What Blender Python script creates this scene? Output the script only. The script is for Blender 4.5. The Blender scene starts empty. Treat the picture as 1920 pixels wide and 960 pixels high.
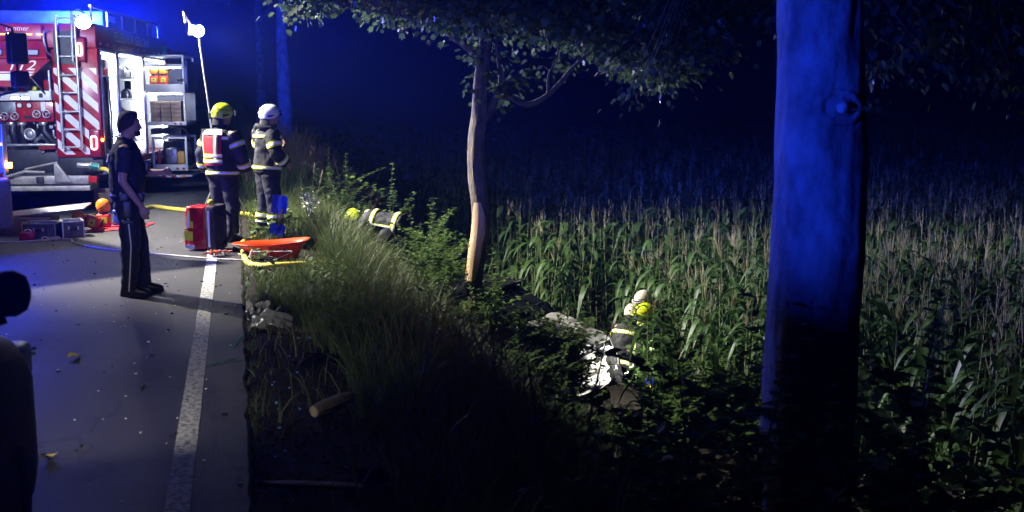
import bpy, bmesh, math, random
import numpy as np
from math import radians as R, sin, cos, pi, tan, atan2, sqrt
from mathutils import Vector, Matrix, noise

random.seed(7); rng = np.random.default_rng(7)
S = bpy.context.scene
COL = S.collection

# ------------------------------------------------------------------ camera
cam_d = bpy.data.cameras.new('camera'); cam = bpy.data.objects.new('camera', cam_d); COL.objects.link(cam)
cam.location = (0, 0, 1.98); cam.rotation_euler = (R(90) - math.atan(306 / 2000), 0, -R(14.4))
cam_d.sensor_width = 36; cam_d.lens = 37.5; cam_d.clip_start = 0.05; cam_d.clip_end = 2000
cam_d.dof.use_dof = True; cam_d.dof.focus_distance = 14.5; cam_d.dof.aperture_fstop = 2.8
S.camera = cam

# ------------------------------------------------------------------ night sky, moonlight, exposure
W = bpy.data.worlds.new('World'); S.world = W; W.use_nodes = True
wn = W.node_tree.nodes; wl = W.node_tree.links
bg = wn['Background']; sky = wn.new('ShaderNodeTexSky'); sky.sky_type = 'NISHITA'; sky.sun_disc = False
sky.sun_elevation = R(-6); sky.sun_rotation = R(200)
wl.new(sky.outputs[0], bg.inputs[0]); bg.inputs[1].default_value = 0.005
sd = bpy.data.lights.new('moonlight', 'SUN'); sd.energy = 0.003; sd.angle = R(0.5); sd.color = (0.7, 0.8, 1)
so = bpy.data.objects.new('moonlight', sd); COL.objects.link(so); so.rotation_euler = (R(50), 0, R(200))
S.view_settings.view_transform = 'Standard'; S.view_settings.look = 'None'
S.view_settings.exposure = 0.35; S.view_settings.gamma = 1.0
try: S.view_settings.use_curve_mapping = False
except Exception: pass
S.render.engine = 'CYCLES'
cy = S.cycles
cy.use_denoising = True; cy.use_adaptive_sampling = True; cy.adaptive_threshold = 0.03; cy.adaptive_min_samples = 16
try: cy.denoiser = 'OPENIMAGEDENOISE'
except Exception: pass
cy.max_bounces = 3; cy.diffuse_bounces = 1; cy.glossy_bounces = 1; cy.transmission_bounces = 2
cy.volume_bounces = 0; cy.transparent_max_bounces = 6; cy.sample_clamp_indirect = 4; cy.caustics_reflective = False; cy.caustics_refractive = False

# ------------------------------------------------------------------ emergency lights (most hang on a lamp built for them below)
BLUE = (0.010, 0.045, 1.0)
COOL = (0.86, 0.93, 1.0)
WARM = (1.0, 0.93, 0.80)
def lamp(kind, loc, power, color, aim=None, size=90, blend=0.5, radius=0.06, name='lamp_light'):
    d = bpy.data.lights.new(name, kind); d.energy = power; d.color = color; d.shadow_soft_size = radius
    o = bpy.data.objects.new(name, d); COL.objects.link(o); o.location = loc
    if kind == 'SPOT':
        d.spot_size = R(size); d.spot_blend = blend
        v = Vector(aim) - Vector(loc); o.rotation_euler = v.to_track_quat('-Z', 'Y').to_euler()
    return o
lamp('POINT', (-2.04, 2.55, 2.125), 1700, BLUE, radius=0.05, name='beacon_light')             # foreground van's roof beacon
lamp('SPOT', (-2.31, 18.99, 3.10), 4600, WARM, (5.4, 14.0, 1.5), 62, 0.9, 0.12, 'floodlight_light')    # engine rear floodlight
lamp('SPOT', (-0.45, 17.88, 2.93), 2000, WARM, (9.0, 14.6, 0.0), 90, 1.0, 0.12, 'floodlight_light')  # stand floodlight
lamp('SPOT', (-6.38, 16.62, 7.30), 18500, WARM, (0.8, 14.9, -0.1), 61, 0.9, 0.15, 'floodlight_light')  # mast on the second engine
lamp('SPOT', (-3.29, 15.52, 2.78), 560, (0.62, 0.74, 1.0), (-2.9, 19.2, 1.5), 95, 0.6, 0.15, 'floodlight_light')    # scene lamp on second engine's side
lamp('POINT', (-2.58, 20.13, 3.27), 20000, BLUE, radius=0.08, name='beacon_light')      # engine rear beacon
lamp('POINT', (-2.30, 25.75, 3.22), 10000, BLUE, radius=0.08, name='beacon_light')      # engine front beacon
lamp('POINT', (-3.12, 13.94, 1.25), 240, BLUE, radius=0.06, name='flasher_light')         # front flasher of the second engine
for p in ((-1.10, 5.52, 0.75), (-2.46, 5.60, 0.75)): lamp('SPOT', p, 60, WARM, (p[0] + 1.6, 16.0, 0.2), 128, 1.0, 0.05, 'headlight_light')   # foreground van's headlights
lamp('SPOT', (5.10, 12.35, -0.95), 260, (1, 0.97, 0.9), (4.72, 13.1, -1.75), 75, 0.5, 0.03, 'hand_lamp_light')  # spot hanging free above the hand lamp, aimed at the wreck's front

# ------------------------------------------------------------------ helpers: materials
MATS = {}
def mat(name, color, rough=0.6, metal=0.0, var=0.0, vscale=6.0, bump=0.0, bscale=40.0, emit=None, estr=0.0, coat=0.0, spec=0.5, color2=None, stretch=None):
    if name in MATS: return MATS[name]
    m = bpy.data.materials.new(name); m.use_nodes = True; n = m.node_tree.nodes; l = m.node_tree.links
    p = n['Principled BSDF']
    p.inputs['Base Color'].default_value = (*color, 1); p.inputs['Roughness'].default_value = rough
    p.inputs['Metallic'].default_value = metal; p.inputs['Coat Weight'].default_value = coat
    p.inputs['Specular IOR Level'].default_value = spec
    tc = None
    if var or bump or color2:
        tc = n.new('ShaderNodeTexCoord'); src = tc.outputs['Object']
        if stretch:
            mp = n.new('ShaderNodeMapping'); mp.inputs['Scale'].default_value = stretch; l.new(src, mp.inputs[0]); src = mp.outputs[0]
    if var or color2:
        nz = n.new('ShaderNodeTexNoise'); nz.inputs['Scale'].default_value = vscale; nz.inputs['Detail'].default_value = 5; nz.inputs['Roughness'].default_value = 0.65
        l.new(src, nz.inputs['Vector'])
        rp = n.new('ShaderNodeValToRGB'); rp.color_ramp.elements[0].position = 0.35; rp.color_ramp.elements[1].position = 0.65
        c2 = color2 if color2 else tuple(min(1, c * (1 + var)) for c in color)
        c1 = color if color2 else tuple(c * (1 - var) for c in color)
        rp.color_ramp.elements[0].color = (*c1, 1); rp.color_ramp.elements[1].color = (*c2, 1)
        l.new(nz.outputs['Fac'], rp.inputs[0]); l.new(rp.outputs[0], p.inputs['Base Color'])
        mr = n.new('ShaderNodeMapRange'); mr.inputs[3].default_value = max(0.02, rough - 0.1); mr.inputs[4].default_value = min(1, rough + 0.12)
        l.new(nz.outputs['Fac'], mr.inputs[0]); l.new(mr.outputs[0], p.inputs['Roughness'])
    if bump:
        nb = n.new('ShaderNodeTexNoise'); nb.inputs['Scale'].default_value = bscale; nb.inputs['Detail'].default_value = 6
        l.new(src, nb.inputs['Vector'])
        b = n.new('ShaderNodeBump'); b.inputs['Strength'].default_value = bump; b.inputs['Distance'].default_value = 0.02
        l.new(nb.outputs['Fac'], b.inputs['Height']); l.new(b.outputs[0], p.inputs['Normal'])
    if emit:
        p.inputs['Emission Color'].default_value = (*emit, 1); p.inputs['Emission Strength'].default_value = estr
    MATS[name] = m; return m

def leafmat(name, c1, c2, trans=0.35, rough=0.45, vscale=1.3):
    if name in MATS: return MATS[name]
    m = bpy.data.materials.new(name); m.use_nodes = True; n = m.node_tree.nodes; l = m.node_tree.links
    p = n['Principled BSDF']; out = n['Material Output']
    tc = n.new('ShaderNodeTexCoord')
    nz = n.new('ShaderNodeTexNoise'); nz.inputs['Scale'].default_value = vscale; nz.inputs['Detail'].default_value = 8; nz.inputs['Roughness'].default_value = 0.8
    oi = n.new('ShaderNodeObjectInfo'); ad = n.new('ShaderNodeVectorMath'); ad.operation = 'ADD'
    sc = n.new('ShaderNodeVectorMath'); sc.operation = 'SCALE'; sc.inputs['Scale'].default_value = 1.0
    l.new(oi.outputs['Location'], sc.inputs[0])
    l.new(tc.outputs['Object'], ad.inputs[0]); l.new(sc.outputs[0], ad.inputs[1]); l.new(ad.outputs[0], nz.inputs['Vector'])
    rp = n.new('ShaderNodeValToRGB'); rp.color_ramp.elements[0].position = 0.36; rp.color_ramp.elements[1].position = 0.64
    rp.color_ramp.elements[0].color = (*c1, 1); rp.color_ramp.elements[1].color = (*c2, 1)
    l.new(nz.outputs['Fac'], rp.inputs[0]); l.new(rp.outputs[0], p.inputs['Base Color'])
    p.inputs['Roughness'].default_value = rough; p.inputs['Specular IOR Level'].default_value = 0.4
    t = n.new('ShaderNodeBsdfTranslucent'); l.new(rp.outputs[0], t.inputs['Color'])
    mx = n.new('ShaderNodeMixShader'); mx.inputs[0].default_value = trans
    l.new(p.outputs[0], mx.inputs[1]); l.new(t.outputs[0], mx.inputs[2]); l.new(mx.outputs[0], out.inputs['Surface'])
    MATS[name] = m; return m

# ------------------------------------------------------------------ helpers: objects
def tag(o, label=None, cat=None, group=None, kind=None):
    if label: o['label'] = label
    if cat: o['category'] = cat
    if group: o['group'] = group
    if kind: o['kind'] = kind
    return o
def empty(name, loc=(0, 0, 0), rz=0.0, label=None, cat=None, group=None):
    o = bpy.data.objects.new(name, None); o.empty_display_size = 0.1; COL.objects.link(o)
    o.location = loc; o.rotation_euler = (0, 0, rz); return tag(o, label, cat, group)
def link(name, me, m=None, parent=None):
    o = bpy.data.objects.new(name, me); COL.objects.link(o)
    if m is not None and not me.materials: me.materials.append(m)
    if parent is not None: o.parent = parent
    return o
def np_mesh(name, V, F, m=None, parent=None, smooth=False):
    V = np.asarray(V, dtype=np.float32); F = np.asarray(F, dtype=np.int32)
    me = bpy.data.meshes.new(name); nf, k = F.shape
    me.vertices.add(len(V)); me.vertices.foreach_set('co', V.ravel())
    me.loops.add(nf * k); me.loops.foreach_set('vertex_index', F.ravel())
    me.polygons.add(nf); me.polygons.foreach_set('loop_start', np.arange(0, nf * k, k, dtype=np.int32))
    if smooth: me.polygons.foreach_set('use_smooth', np.ones(nf, dtype=bool))
    me.update(calc_edges=True); me.validate()
    return link(name, me, m, parent)

class MB:
    """collects shapes into one mesh"""
    def __init__(s): s.v = []; s.f = []
    def add(s, vs, fs):
        b = len(s.v); s.v += [tuple(p) for p in vs]; s.f += [tuple(i + b for i in f) for f in fs]; return s
    def box(s, x0, x1, y0, y1, z0, z1, M=None):
        vs = [(x, y, z) for x in (x0, x1) for y in (y0, y1) for z in (z0, z1)]
        if M is not None: vs = [M @ Vector(p) for p in vs]
        return s.add(vs, [(0, 1, 3, 2), (4, 6, 7, 5), (0, 4, 5, 1), (2, 3, 7, 6), (0, 2, 6, 4), (1, 5, 7, 3)])
    def cyl(s, p0, p1, r0, r1=None, n=12, cap=True):
        r1 = r0 if r1 is None else r1
        return s.tube([p0, p1], [r0, r1], n, cap)
    def tube(s, pts, r, n=8, cap=True):
        pts = [Vector(p) for p in pts]; k = len(pts)
        rs = r if isinstance(r, (list, tuple)) else [r] * k
        vs = []; u = None
        for i, p in enumerate(pts):
            d = (pts[min(i + 1, k - 1)] - pts[max(i - 1, 0)]).normalized()
            if u is None: u = d.orthogonal().normalized()
            else:
                u = (u - d * u.dot(d)); u = u.normalized() if u.length > 1e-5 else d.orthogonal().normalized()
            w = d.cross(u)
            for j in range(n):
                a = 2 * pi * j / n; vs.append(p + (u * cos(a) + w * sin(a)) * rs[i])
        fs = [(i * n + j, i * n + (j + 1) % n, (i + 1) * n + (j + 1) % n, (i + 1) * n + j) for i in range(k - 1) for j in range(n)]
        if cap: fs += [tuple(range(n - 1, -1, -1)), tuple((k - 1) * n + j for j in range(n))]
        return s.add(vs, fs)
    def loft(s, rings, cap=True):
        n = len(rings[0]); vs = [p for r_ in rings for p in r_]; k = len(rings)
        fs = [(i * n + j, i * n + (j + 1) % n, (i + 1) * n + (j + 1) % n, (i + 1) * n + j) for i in range(k - 1) for j in range(n)]
        if cap: fs += [tuple(range(n - 1, -1, -1)), tuple((k - 1) * n + j for j in range(n))]
        return s.add(vs, fs)
    def torus(s, c, ax, R0, r, n=24, k=8, M=None):
        c = Vector(c); ax = Vector(ax).normalized(); u = ax.orthogonal().normalized(); w = ax.cross(u); rings = []
        for i in range(n):
            a = 2 * pi * i / n; d = u * cos(a) + w * sin(a)
            rings.append([c + d * (R0 + r * cos(2 * pi * j / k)) + ax * (r * sin(2 * pi * j / k)) for j in range(k)])
        rings.append(rings[0]); return s.loft(rings, cap=False)
    def prism(s, poly, a0, a1, axis='y'):
        def P(p, a):
            return {'x': (a, p[0], p[1]), 'y': (p[0], a, p[1]), 'z': (p[0], p[1], a)}[axis]
        n = len(poly); vs = [P(p, a0) for p in poly] + [P(p, a1) for p in poly]
        fs = [tuple(range(n - 1, -1, -1)), tuple(range(n, 2 * n))] + [(j, (j + 1) % n, n + (j + 1) % n, n + j) for j in range(n)]
        return s.add(vs, fs)
    def grid(s, fn, nu, nv, thick=0.0, closed_u=False):
        P = [[Vector(fn(i / nu, j / nv)) for j in range(nv + 1)] for i in range(nu + 1)]
        vs = [p for row in P for p in row]; w = nv + 1
        fs = [(i * w + j, (i + 1) * w + j, (i + 1) * w + j + 1, i * w + j + 1) for i in range(nu) for j in range(nv)]
        if thick:
            N = []
            for i in range(nu + 1):
                for j in range(nv + 1):
                    a = P[min(i + 1, nu)][j] - P[max(i - 1, 0)][j]; b = P[i][min(j + 1, nv)] - P[i][max(j - 1, 0)]
                    q = a.cross(b); N.append(q.normalized() if q.length > 1e-9 else Vector((0, 0, 1)))
            off = len(vs); vs = vs + [vs[i] - N[i] * thick for i in range(off)]
            fs = fs + [tuple(reversed([q + off for q in f])) for f in fs]
            rim = [i * w for i in range(nu + 1)] + [nu * w + j for j in range(1, nv + 1)] + [i * w + nv for i in range(nu - 1, -1, -1)] + [j for j in range(nv - 1, 0, -1)]
            for q in range(len(rim)):
                a, b = rim[q], rim[(q + 1) % len(rim)]; fs.append((b, a, a + off, b + off))
        return s.add(vs, fs)
    def build(s, name, m, parent=None, smooth=False, bevel=0.0, seg=2, angle=40):
        me = bpy.data.meshes.new(name); bm = bmesh.new(); bv = [bm.verts.new(p) for p in s.v]
        for f in s.f:
            try: bm.faces.new([bv[i] for i in f])
            except ValueError: pass
        bmesh.ops.recalc_face_normals(bm, faces=bm.faces)
        if bevel:
            es = [e for e in bm.edges if len(e.link_faces) == 2 and e.calc_face_angle(0) > R(angle)]
            bmesh.ops.bevel(bm, geom=es, offset=bevel, segments=seg, affect='EDGES', profile=0.5, clamp_overlap=True)
        bm.to_mesh(me); bm.free()
        if smooth or bevel:
            me.polygons.foreach_set('use_smooth', [True] * len(me.polygons))
            try: me.set_sharp_from_angle(angle=R(50 if bevel else 60))
            except Exception: pass
        return link(name, me, m, parent)
def copy_tree(o, parent=None, name=None):
    c = o.copy(); COL.objects.link(c); c.parent = parent
    for ch in o.children: copy_tree(ch, c)
    return c
TMP = bpy.data.scenes.new('scratch')                               # a small scene of its own keeps the conversions quick; removed at the end
def evaluated(o):
    TMP.collection.objects.link(o); TMP.view_layers[0].update(); dg = TMP.view_layers[0].depsgraph
    return bpy.data.meshes.new_from_object(o.evaluated_get(dg))
def text(name, body, size, m, parent, M, extrude=0.002, align='CENTER', shear=0.0, sx=1.0):
    cu = bpy.data.curves.new(name, 'FONT'); cu.body = body; cu.size = size; cu.extrude = extrude; cu.align_x = align; cu.shear = shear; cu.resolution_u = 3
    t = bpy.data.objects.new(name, cu); me = evaluated(t)
    bpy.data.objects.remove(t); me.name = name
    me.transform(Matrix.Diagonal((sx, 1, 1, 1))); me.transform(M); me.materials.clear()
    return link(name, me, m, parent)
def remesh(V, F, voxel, name='m'):
    me = bpy.data.meshes.new(name); me.from_pydata([tuple(v) for v in V], [], F); me.update()
    o = bpy.data.objects.new(name, me)
    bm = bmesh.new(); bm.from_mesh(me); bmesh.ops.recalc_face_normals(bm, faces=bm.faces); bm.to_mesh(me); bm.free()
    md = o.modifiers.new('r', 'REMESH'); md.mode = 'VOXEL'; md.voxel_size = voxel
    sm = o.modifiers.new('s', 'SMOOTH'); sm.factor = 0.5; sm.iterations = 3
    out = evaluated(o)
    bpy.data.objects.remove(o); bpy.data.meshes.remove(me); out.name = name
    out.polygons.foreach_set('use_smooth', [True] * len(out.polygons))
    return out
def facing(M_loc, right, up):
    """matrix whose local x runs along right, local y along up, at M_loc"""
    r = Vector(right).normalized(); u = Vector(up).normalized(); n = r.cross(u)
    return Matrix(((r.x, u.x, n.x, M_loc[0]), (r.y, u.y, n.y, M_loc[1]), (r.z, u.z, n.z, M_loc[2]), (0, 0, 0, 1)))
def disp(me, amp, scale, seed=0.0):
    nv = len(me.vertices); co = np.empty(nv * 3, np.float32); me.vertices.foreach_get('co', co); nr = np.empty(nv * 3, np.float32); me.vertex_normals.foreach_get('vector', nr)
    co = co.reshape(-1, 3); nr = nr.reshape(-1, 3); o = Vector((seed, seed * 1.7, 0)); d = np.empty(nv, np.float32)
    for i, c in enumerate(co):
        p = Vector(c.tolist()) * scale + o; d[i] = amp * (noise.noise(p) + 0.5 * noise.noise(p * 2.3))
    me.vertices.foreach_set('co', (co + nr * d[:, None]).ravel()); me.update()

# ------------------------------------------------------------------ terrain
PX = [-60, -8.5, -7.2, -6.85, -6.8, 0.0, 0.02, 0.5, 1.15, 1.7, 2.6, 3.4, 4.1, 6.0, 160]
PZ = [-0.4, -0.35, -0.12, -0.04, -0.03, -0.03, -0.010, -0.04, -0.09, -0.42, -1.28, -1.88, -2.18, -2.22, -2.25]
def gz(x, y):
    z = float(np.interp(x, PX, PZ))
    if x > 0.05:
        k = min(1, (x - 0.05) / 0.6)
        z += k * (0.05 * noise.noise(Vector((x * 1.1, y * 0.9, 0))) + 0.02 * noise.noise(Vector((x * 5, y * 5, 3))))
    return z

# ------------------------------------------------------------------ the setting: ground, road, paint
def asphalt():
    m = bpy.data.materials.new('asphalt'); m.use_nodes = True; n = m.node_tree.nodes; l = m.node_tree.links; p = n['Principled BSDF']
    tc = n.new('ShaderNodeTexCoord')
    a = n.new('ShaderNodeTexNoise'); a.inputs['Scale'].default_value = 0.9; a.inputs['Detail'].default_value = 6
    b = n.new('ShaderNodeTexVoronoi'); b.inputs['Scale'].default_value = 140
    c = n.new('ShaderNodeTexNoise'); c.inputs['Scale'].default_value = 160; c.inputs['Detail'].default_value = 3
    for q in (a, b, c): l.new(tc.outputs['Object'], q.inputs['Vector'])
    r1 = n.new('ShaderNodeValToRGB'); r1.color_ramp.elements[0].position = 0.3; r1.color_ramp.elements[1].position = 0.7
    r1.color_ramp.elements[0].color = (0.020, 0.020, 0.023, 1); r1.color_ramp.elements[1].color = (0.038, 0.038, 0.041, 1)
    l.new(a.outputs['Fac'], r1.inputs[0])
    r2 = n.new('ShaderNodeValToRGB'); r2.color_ramp.elements[0].position = 0.35; r2.color_ramp.elements[1].position = 0.75
    r2.color_ramp.elements[0].color = (0.5, 0.5, 0.5, 1); r2.color_ramp.elements[1].color = (1.75, 1.7, 1.65, 1)
    l.new(c.outputs['Fac'], r2.inputs[0])
    mx = n.new('ShaderNodeMix'); mx.data_type = 'RGBA'; mx.blend_type = 'MULTIPLY'; mx.inputs[0].default_value = 1
    l.new(r1.outputs[0], mx.inputs[6]); l.new(r2.outputs[0], mx.inputs[7]); l.new(mx.outputs[2], p.inputs['Base Color'])
    cr = n.new('ShaderNodeTexVoronoi'); cr.feature = 'DISTANCE_TO_EDGE'; cr.inputs['Scale'].default_value = 0.55
    wv = n.new('ShaderNodeTexNoise'); wv.inputs['Scale'].default_value = 3.0; wv.inputs['Detail'].default_value = 6; l.new(tc.outputs['Object'], wv.inputs['Vector'])
    va = n.new('ShaderNodeVectorMath'); va.operation = 'MULTIPLY_ADD'; va.inputs[1].default_value = (.5, .5, .5); l.new(wv.outputs['Color'], va.inputs[0]); l.new(tc.outputs['Object'], va.inputs[2]); l.new(va.outputs[0], cr.inputs['Vector'])
    r3 = n.new('ShaderNodeValToRGB'); r3.color_ramp.elements[0].position = 0.0; r3.color_ramp.elements[0].color = (.35, .35, .35, 1); r3.color_ramp.elements[1].position = 0.012; r3.color_ramp.elements[1].color = (1, 1, 1, 1); l.new(cr.outputs['Distance'], r3.inputs[0])
    mx2 = n.new('ShaderNodeMix'); mx2.data_type = 'RGBA'; mx2.blend_type = 'MULTIPLY'; mx2.inputs[0].default_value = 1; l.new(mx.outputs[2], mx2.inputs[6]); l.new(r3.outputs[0], mx2.inputs[7]); l.new(mx2.outputs[2], p.inputs['Base Color'])
    rr = n.new('ShaderNodeMapRange'); rr.inputs[3].default_value = 0.5; rr.inputs[4].default_value = 0.8; l.new(a.outputs['Fac'], rr.inputs[0]); l.new(rr.outputs[0], p.inputs['Roughness'])
    bp = n.new('ShaderNodeBump'); bp.inputs['Strength'].default_value = 0.3; bp.inputs['Distance'].default_value = 0.005
    l.new(b.outputs['Distance'], bp.inputs['Height']); l.new(bp.outputs[0], p.inputs['Normal'])
    return m
def paintmat():
    m = bpy.data.materials.new('worn_road_paint'); m.use_nodes = True; n = m.node_tree.nodes; l = m.node_tree.links; p = n['Principled BSDF']
    tc = n.new('ShaderNodeTexCoord'); a = n.new('ShaderNodeTexNoise'); a.inputs['Scale'].default_value = 28; a.inputs['Detail'].default_value = 8; a.inputs['Roughness'].default_value = 0.75
    l.new(tc.outputs['Object'], a.inputs['Vector'])
    r = n.new('ShaderNodeValToRGB'); e = r.color_ramp.elements; e[0].position = 0.40; e[0].color = (0.09, 0.09, 0.09, 1); e[1].position = 0.54; e[1].color = (0.66, 0.66, 0.63, 1)
    l.new(a.outputs['Fac'], r.inputs[0]); l.new(r.outputs[0], p.inputs['Base Color']); p.inputs['Roughness'].default_value = 0.7
    bp = n.new('ShaderNodeBump'); bp.inputs['Strength'].default_value = 0.4; bp.inputs['Distance'].default_value = 0.006; l.new(a.outputs['Fac'], bp.inputs['Height']); l.new(bp.outputs[0], p.inputs['Normal'])
    return m
M_SOIL = mat('dark_soil', (0.022, 0.018, 0.013), 0.95, var=0.5, vscale=9, bump=0.9, bscale=34, spec=0.2)
M_ASPH = asphalt(); M_PAINT = paintmat()

xs = np.array([-150, -60, -20, -10, -8.5, -7.2, -6.85, -6.7, 0.0] + list(np.arange(0.06, 5.0, 0.13)) + [5.5, 6, 8, 12, 20, 40, 80, 160])
ys = np.array([-150, -60, -20, -8, -3] + list(np.arange(0, 26, 0.16)) + list(np.arange(26, 50, 1.0)) + [55, 65, 80, 120, 180, 300])
GV = [(x, y, gz(x, y)) for x in xs for y in ys]; ny = len(ys)
GF = [(i * ny + j, (i + 1) * ny + j, (i + 1) * ny + j + 1, i * ny + j + 1) for i in range(len(xs) - 1) for j in range(ny - 1)]
tag(np_mesh('ground', GV, GF, M_SOIL, smooth=True), kind='structure')
# asphalt slab: ragged right edge, a small step above the verge
mb = MB(); yy = list(np.arange(-12, 30, 0.12)) + list(np.arange(30, 140, 2.0))
edge = [0.012 + 0.030 * noise.noise(Vector((0, y * 2.2, 0))) + 0.022 * noise.noise(Vector((3, y * 9, 0))) for y in yy]
rings = [[(-6.8, y, -0.08), (e, y, -0.08), (e, y, -0.012), (e - 0.02, y, 0.0), (-6.8, y, 0.0)] for y, e in zip(yy, edge)]
road = tag(mb.loft(rings).build('road', M_ASPH), kind='structure')
def strip(name, x0, x1, y0, y1, m, z=0.004, wob=0.006):
    g = MB(); ys_ = np.arange(y0, y1 + 0.001, 0.1 if y1 - y0 < 60 else 0.25)
    g.loft([[(x0 + wob * noise.noise(Vector((1, y * 6, 0))), y, 0.001), (x1 + wob * noise.noise(Vector((7, y * 6, 0))), y, 0.001),
             (x1 + wob * noise.noise(Vector((7, y * 6, 0))), y, z), (x0 + wob * noise.noise(Vector((1, y * 6, 0))), y, z)] for y in ys_])
    return tag(g.build(name, m), kind='structure')
strip('edge_line', -0.405, -0.285, -2, 60, M_PAINT)
strip('edge_line', -6.5, -6.38, -2, 60, M_PAINT)
g = MB()
for a, b in (((-0.26, 7.93), (-0.02, 8.05)), ((-0.24, 7.99), (-0.06, 8.11)), ((-0.02, 8.05), (-0.10, 8.10)), ((-0.10, 8.4), (-0.02, 8.9))):
    d = Vector((b[0] - a[0], b[1] - a[1], 0)).normalized(); q = Vector((-d.y, d.x, 0)) * 0.010
    A = Vector((*a, 0.004)); B = Vector((*b, 0.004)); g.add([A - q, B - q, B + q, A + q], [(0, 1, 2, 3)])
tag(g.build('chalk_mark', mat('green_chalk', (0.05, 0.28, 0.16), 0.9, var=0.4, vscale=60)), kind='structure')

# ------------------------------------------------------------------ vegetation
M_GRASS = leafmat('grass_green', (0.05, 0.095, 0.022), (0.14, 0.165, 0.055), 0.3, 0.5, 2.2)
M_DRY = leafmat('grass_dry', (0.12, 0.085, 0.06), (0.20, 0.15, 0.11), 0.25, 0.7, 3)
M_WEED = leafmat('weed_leaf', (0.03, 0.065, 0.015), (0.07, 0.12, 0.025), 0.3, 0.4, 2.0)
M_STEM = mat('weed_stem', (0.07, 0.075, 0.03), 0.7, var=0.4, vscale=12)
M_MAPLE = leafmat('maple_leaf', (0.035, 0.075, 0.03), (0.10, 0.15, 0.05), 0.4, 0.55, 1.1)
M_CORN = leafmat('corn_leaf', (0.022, 0.06, 0.014), (0.06, 0.115, 0.03), 0.3, 0.5, 1.5)
M_STALK = mat('corn_stalk', (0.11, 0.13, 0.05), 0.55, var=0.35, vscale=14)
M_TASSEL = mat('corn_tassel', (0.20, 0.19, 0.10), 0.8, var=0.35, vscale=10)

def blades(n, fx, fy, h, w, lean, keep=None, seg=3):
    """n grass blades as triangles: bent strips that taper to a tip"""
    V = []; F = []
    for i in range(n):
        x, y = fx(), fy()
        if keep and not keep(x, y): continue
        z = gz(x, y) - 0.02; H = h(x, y); a = random.uniform(0, 2 * pi); L = lean() * H
        dx, dy = cos(a), sin(a); b = random.uniform(0, 2 * pi); wx, wy = cos(b) * w(), sin(b) * w(); base = len(V)
        for k in range(seg):
            t = k / seg; s_ = 1 - t * 0.55; o = L * t * t
            V.append((x + dx * o - wx * s_, y + dy * o - wy * s_, z + H * t * (1 - 0.15 * t * L / H)))
            V.append((x + dx * o + wx * s_, y + dy * o + wy * s_, z + H * t * (1 - 0.15 * t * L / H)))
        V.append((x + dx * L, y + dy * L, z + H * (1 - 0.35 * (L / H) ** 2)))  # blue glow put into the air's colour: white beams scatter blue too
        for k in range(seg - 1):
            q = base + 2 * k; F.append((q, q + 1, q + 3)); F.append((q, q + 3, q + 2))
        q = base + 2 * (seg - 1); F.append((q, q + 1, base + 2 * seg))
    return V, F
def clump(x, y, s=1.0): return noise.noise(Vector((x * 1.3 * s, y * 1.1 * s, 5.0)))
def grass_keep(x, y):
    soil = 0.72 - 0.055 * max(0, y - 6.0) + 0.22 * clump(x, y)            # bare strip beside the road, closing with distance
    if y > 9.6: soil = min(soil, 0.14)
    if x < soil: return random.random() < 0.035
    if 12.0 < y < 14.2 and x < 0.95: return random.random() < (0.05 if y > 12.85 else 0.35)
    return random.random() < 0.55 + 0.75 * clump(x, y, 1.6)
def gh(x, y):
    k = min(1, max(0.0, (x - 0.1) / 1.0)); f = 0.17 + 0.26 * k + 0.16 * clump(x, y, 0.8)
    if x < 1.0 and 11.6 < y < 14.2: f *= 0.45
    return max(0.06, f * random.uniform(0.55, 1.3))
V, F = blades(78000, lambda: random.uniform(0.03, 2.3), lambda: random.gauss(11.0, 3.2) if random.random() < .6 else 2.2 + 22 * random.random(), gh, lambda: random.uniform(0.0022, 0.0045) if random.random() < .7 else random.uniform(.005, .011), lambda: random.uniform(0.15, 0.75), grass_keep)
tag(np_mesh('verge_grass', V, F, M_GRASS), 'uneven green grass growing along the verge beside the road', 'grass', kind='stuff')
V, F = blades(16000, lambda: random.uniform(1.0, 3.9), lambda: random.uniform(2.0, 20), lambda x, y: random.uniform(0.25, 0.75), lambda: random.uniform(0.003, 0.006), lambda: random.uniform(0.2, 0.8), lambda x, y: clump(x, y, 0.9) > -0.25)
Ve, Fe = blades(2600, lambda: random.gauss(.03, .035), lambda: random.uniform(3.5, 14), lambda x, y: random.uniform(.03, .11), lambda: random.uniform(.002, .004), lambda: random.uniform(.4, .9), lambda x, y: clump(x * 3, y, 2.5) > .12)
tag(np_mesh('edge_grass', Ve, Fe, M_GRASS), 'short grass creeping over the broken asphalt edge', 'grass', kind='stuff')
V2, F2 = blades(16000, lambda: random.uniform(-0.3, 4.2), lambda: random.uniform(20, 48), lambda x, y: random.uniform(0.3, 1.0), lambda: random.uniform(0.006, 0.013), lambda: random.uniform(0.2, 0.6), lambda x, y: x > 0.1)
F2 = [tuple(i + len(V) for i in f) for f in F2]
tag(np_mesh('bank_grass', V + V2, F + F2, M_GRASS), 'long dark grass covering the roadside bank', 'grass', kind='stuff')
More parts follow.
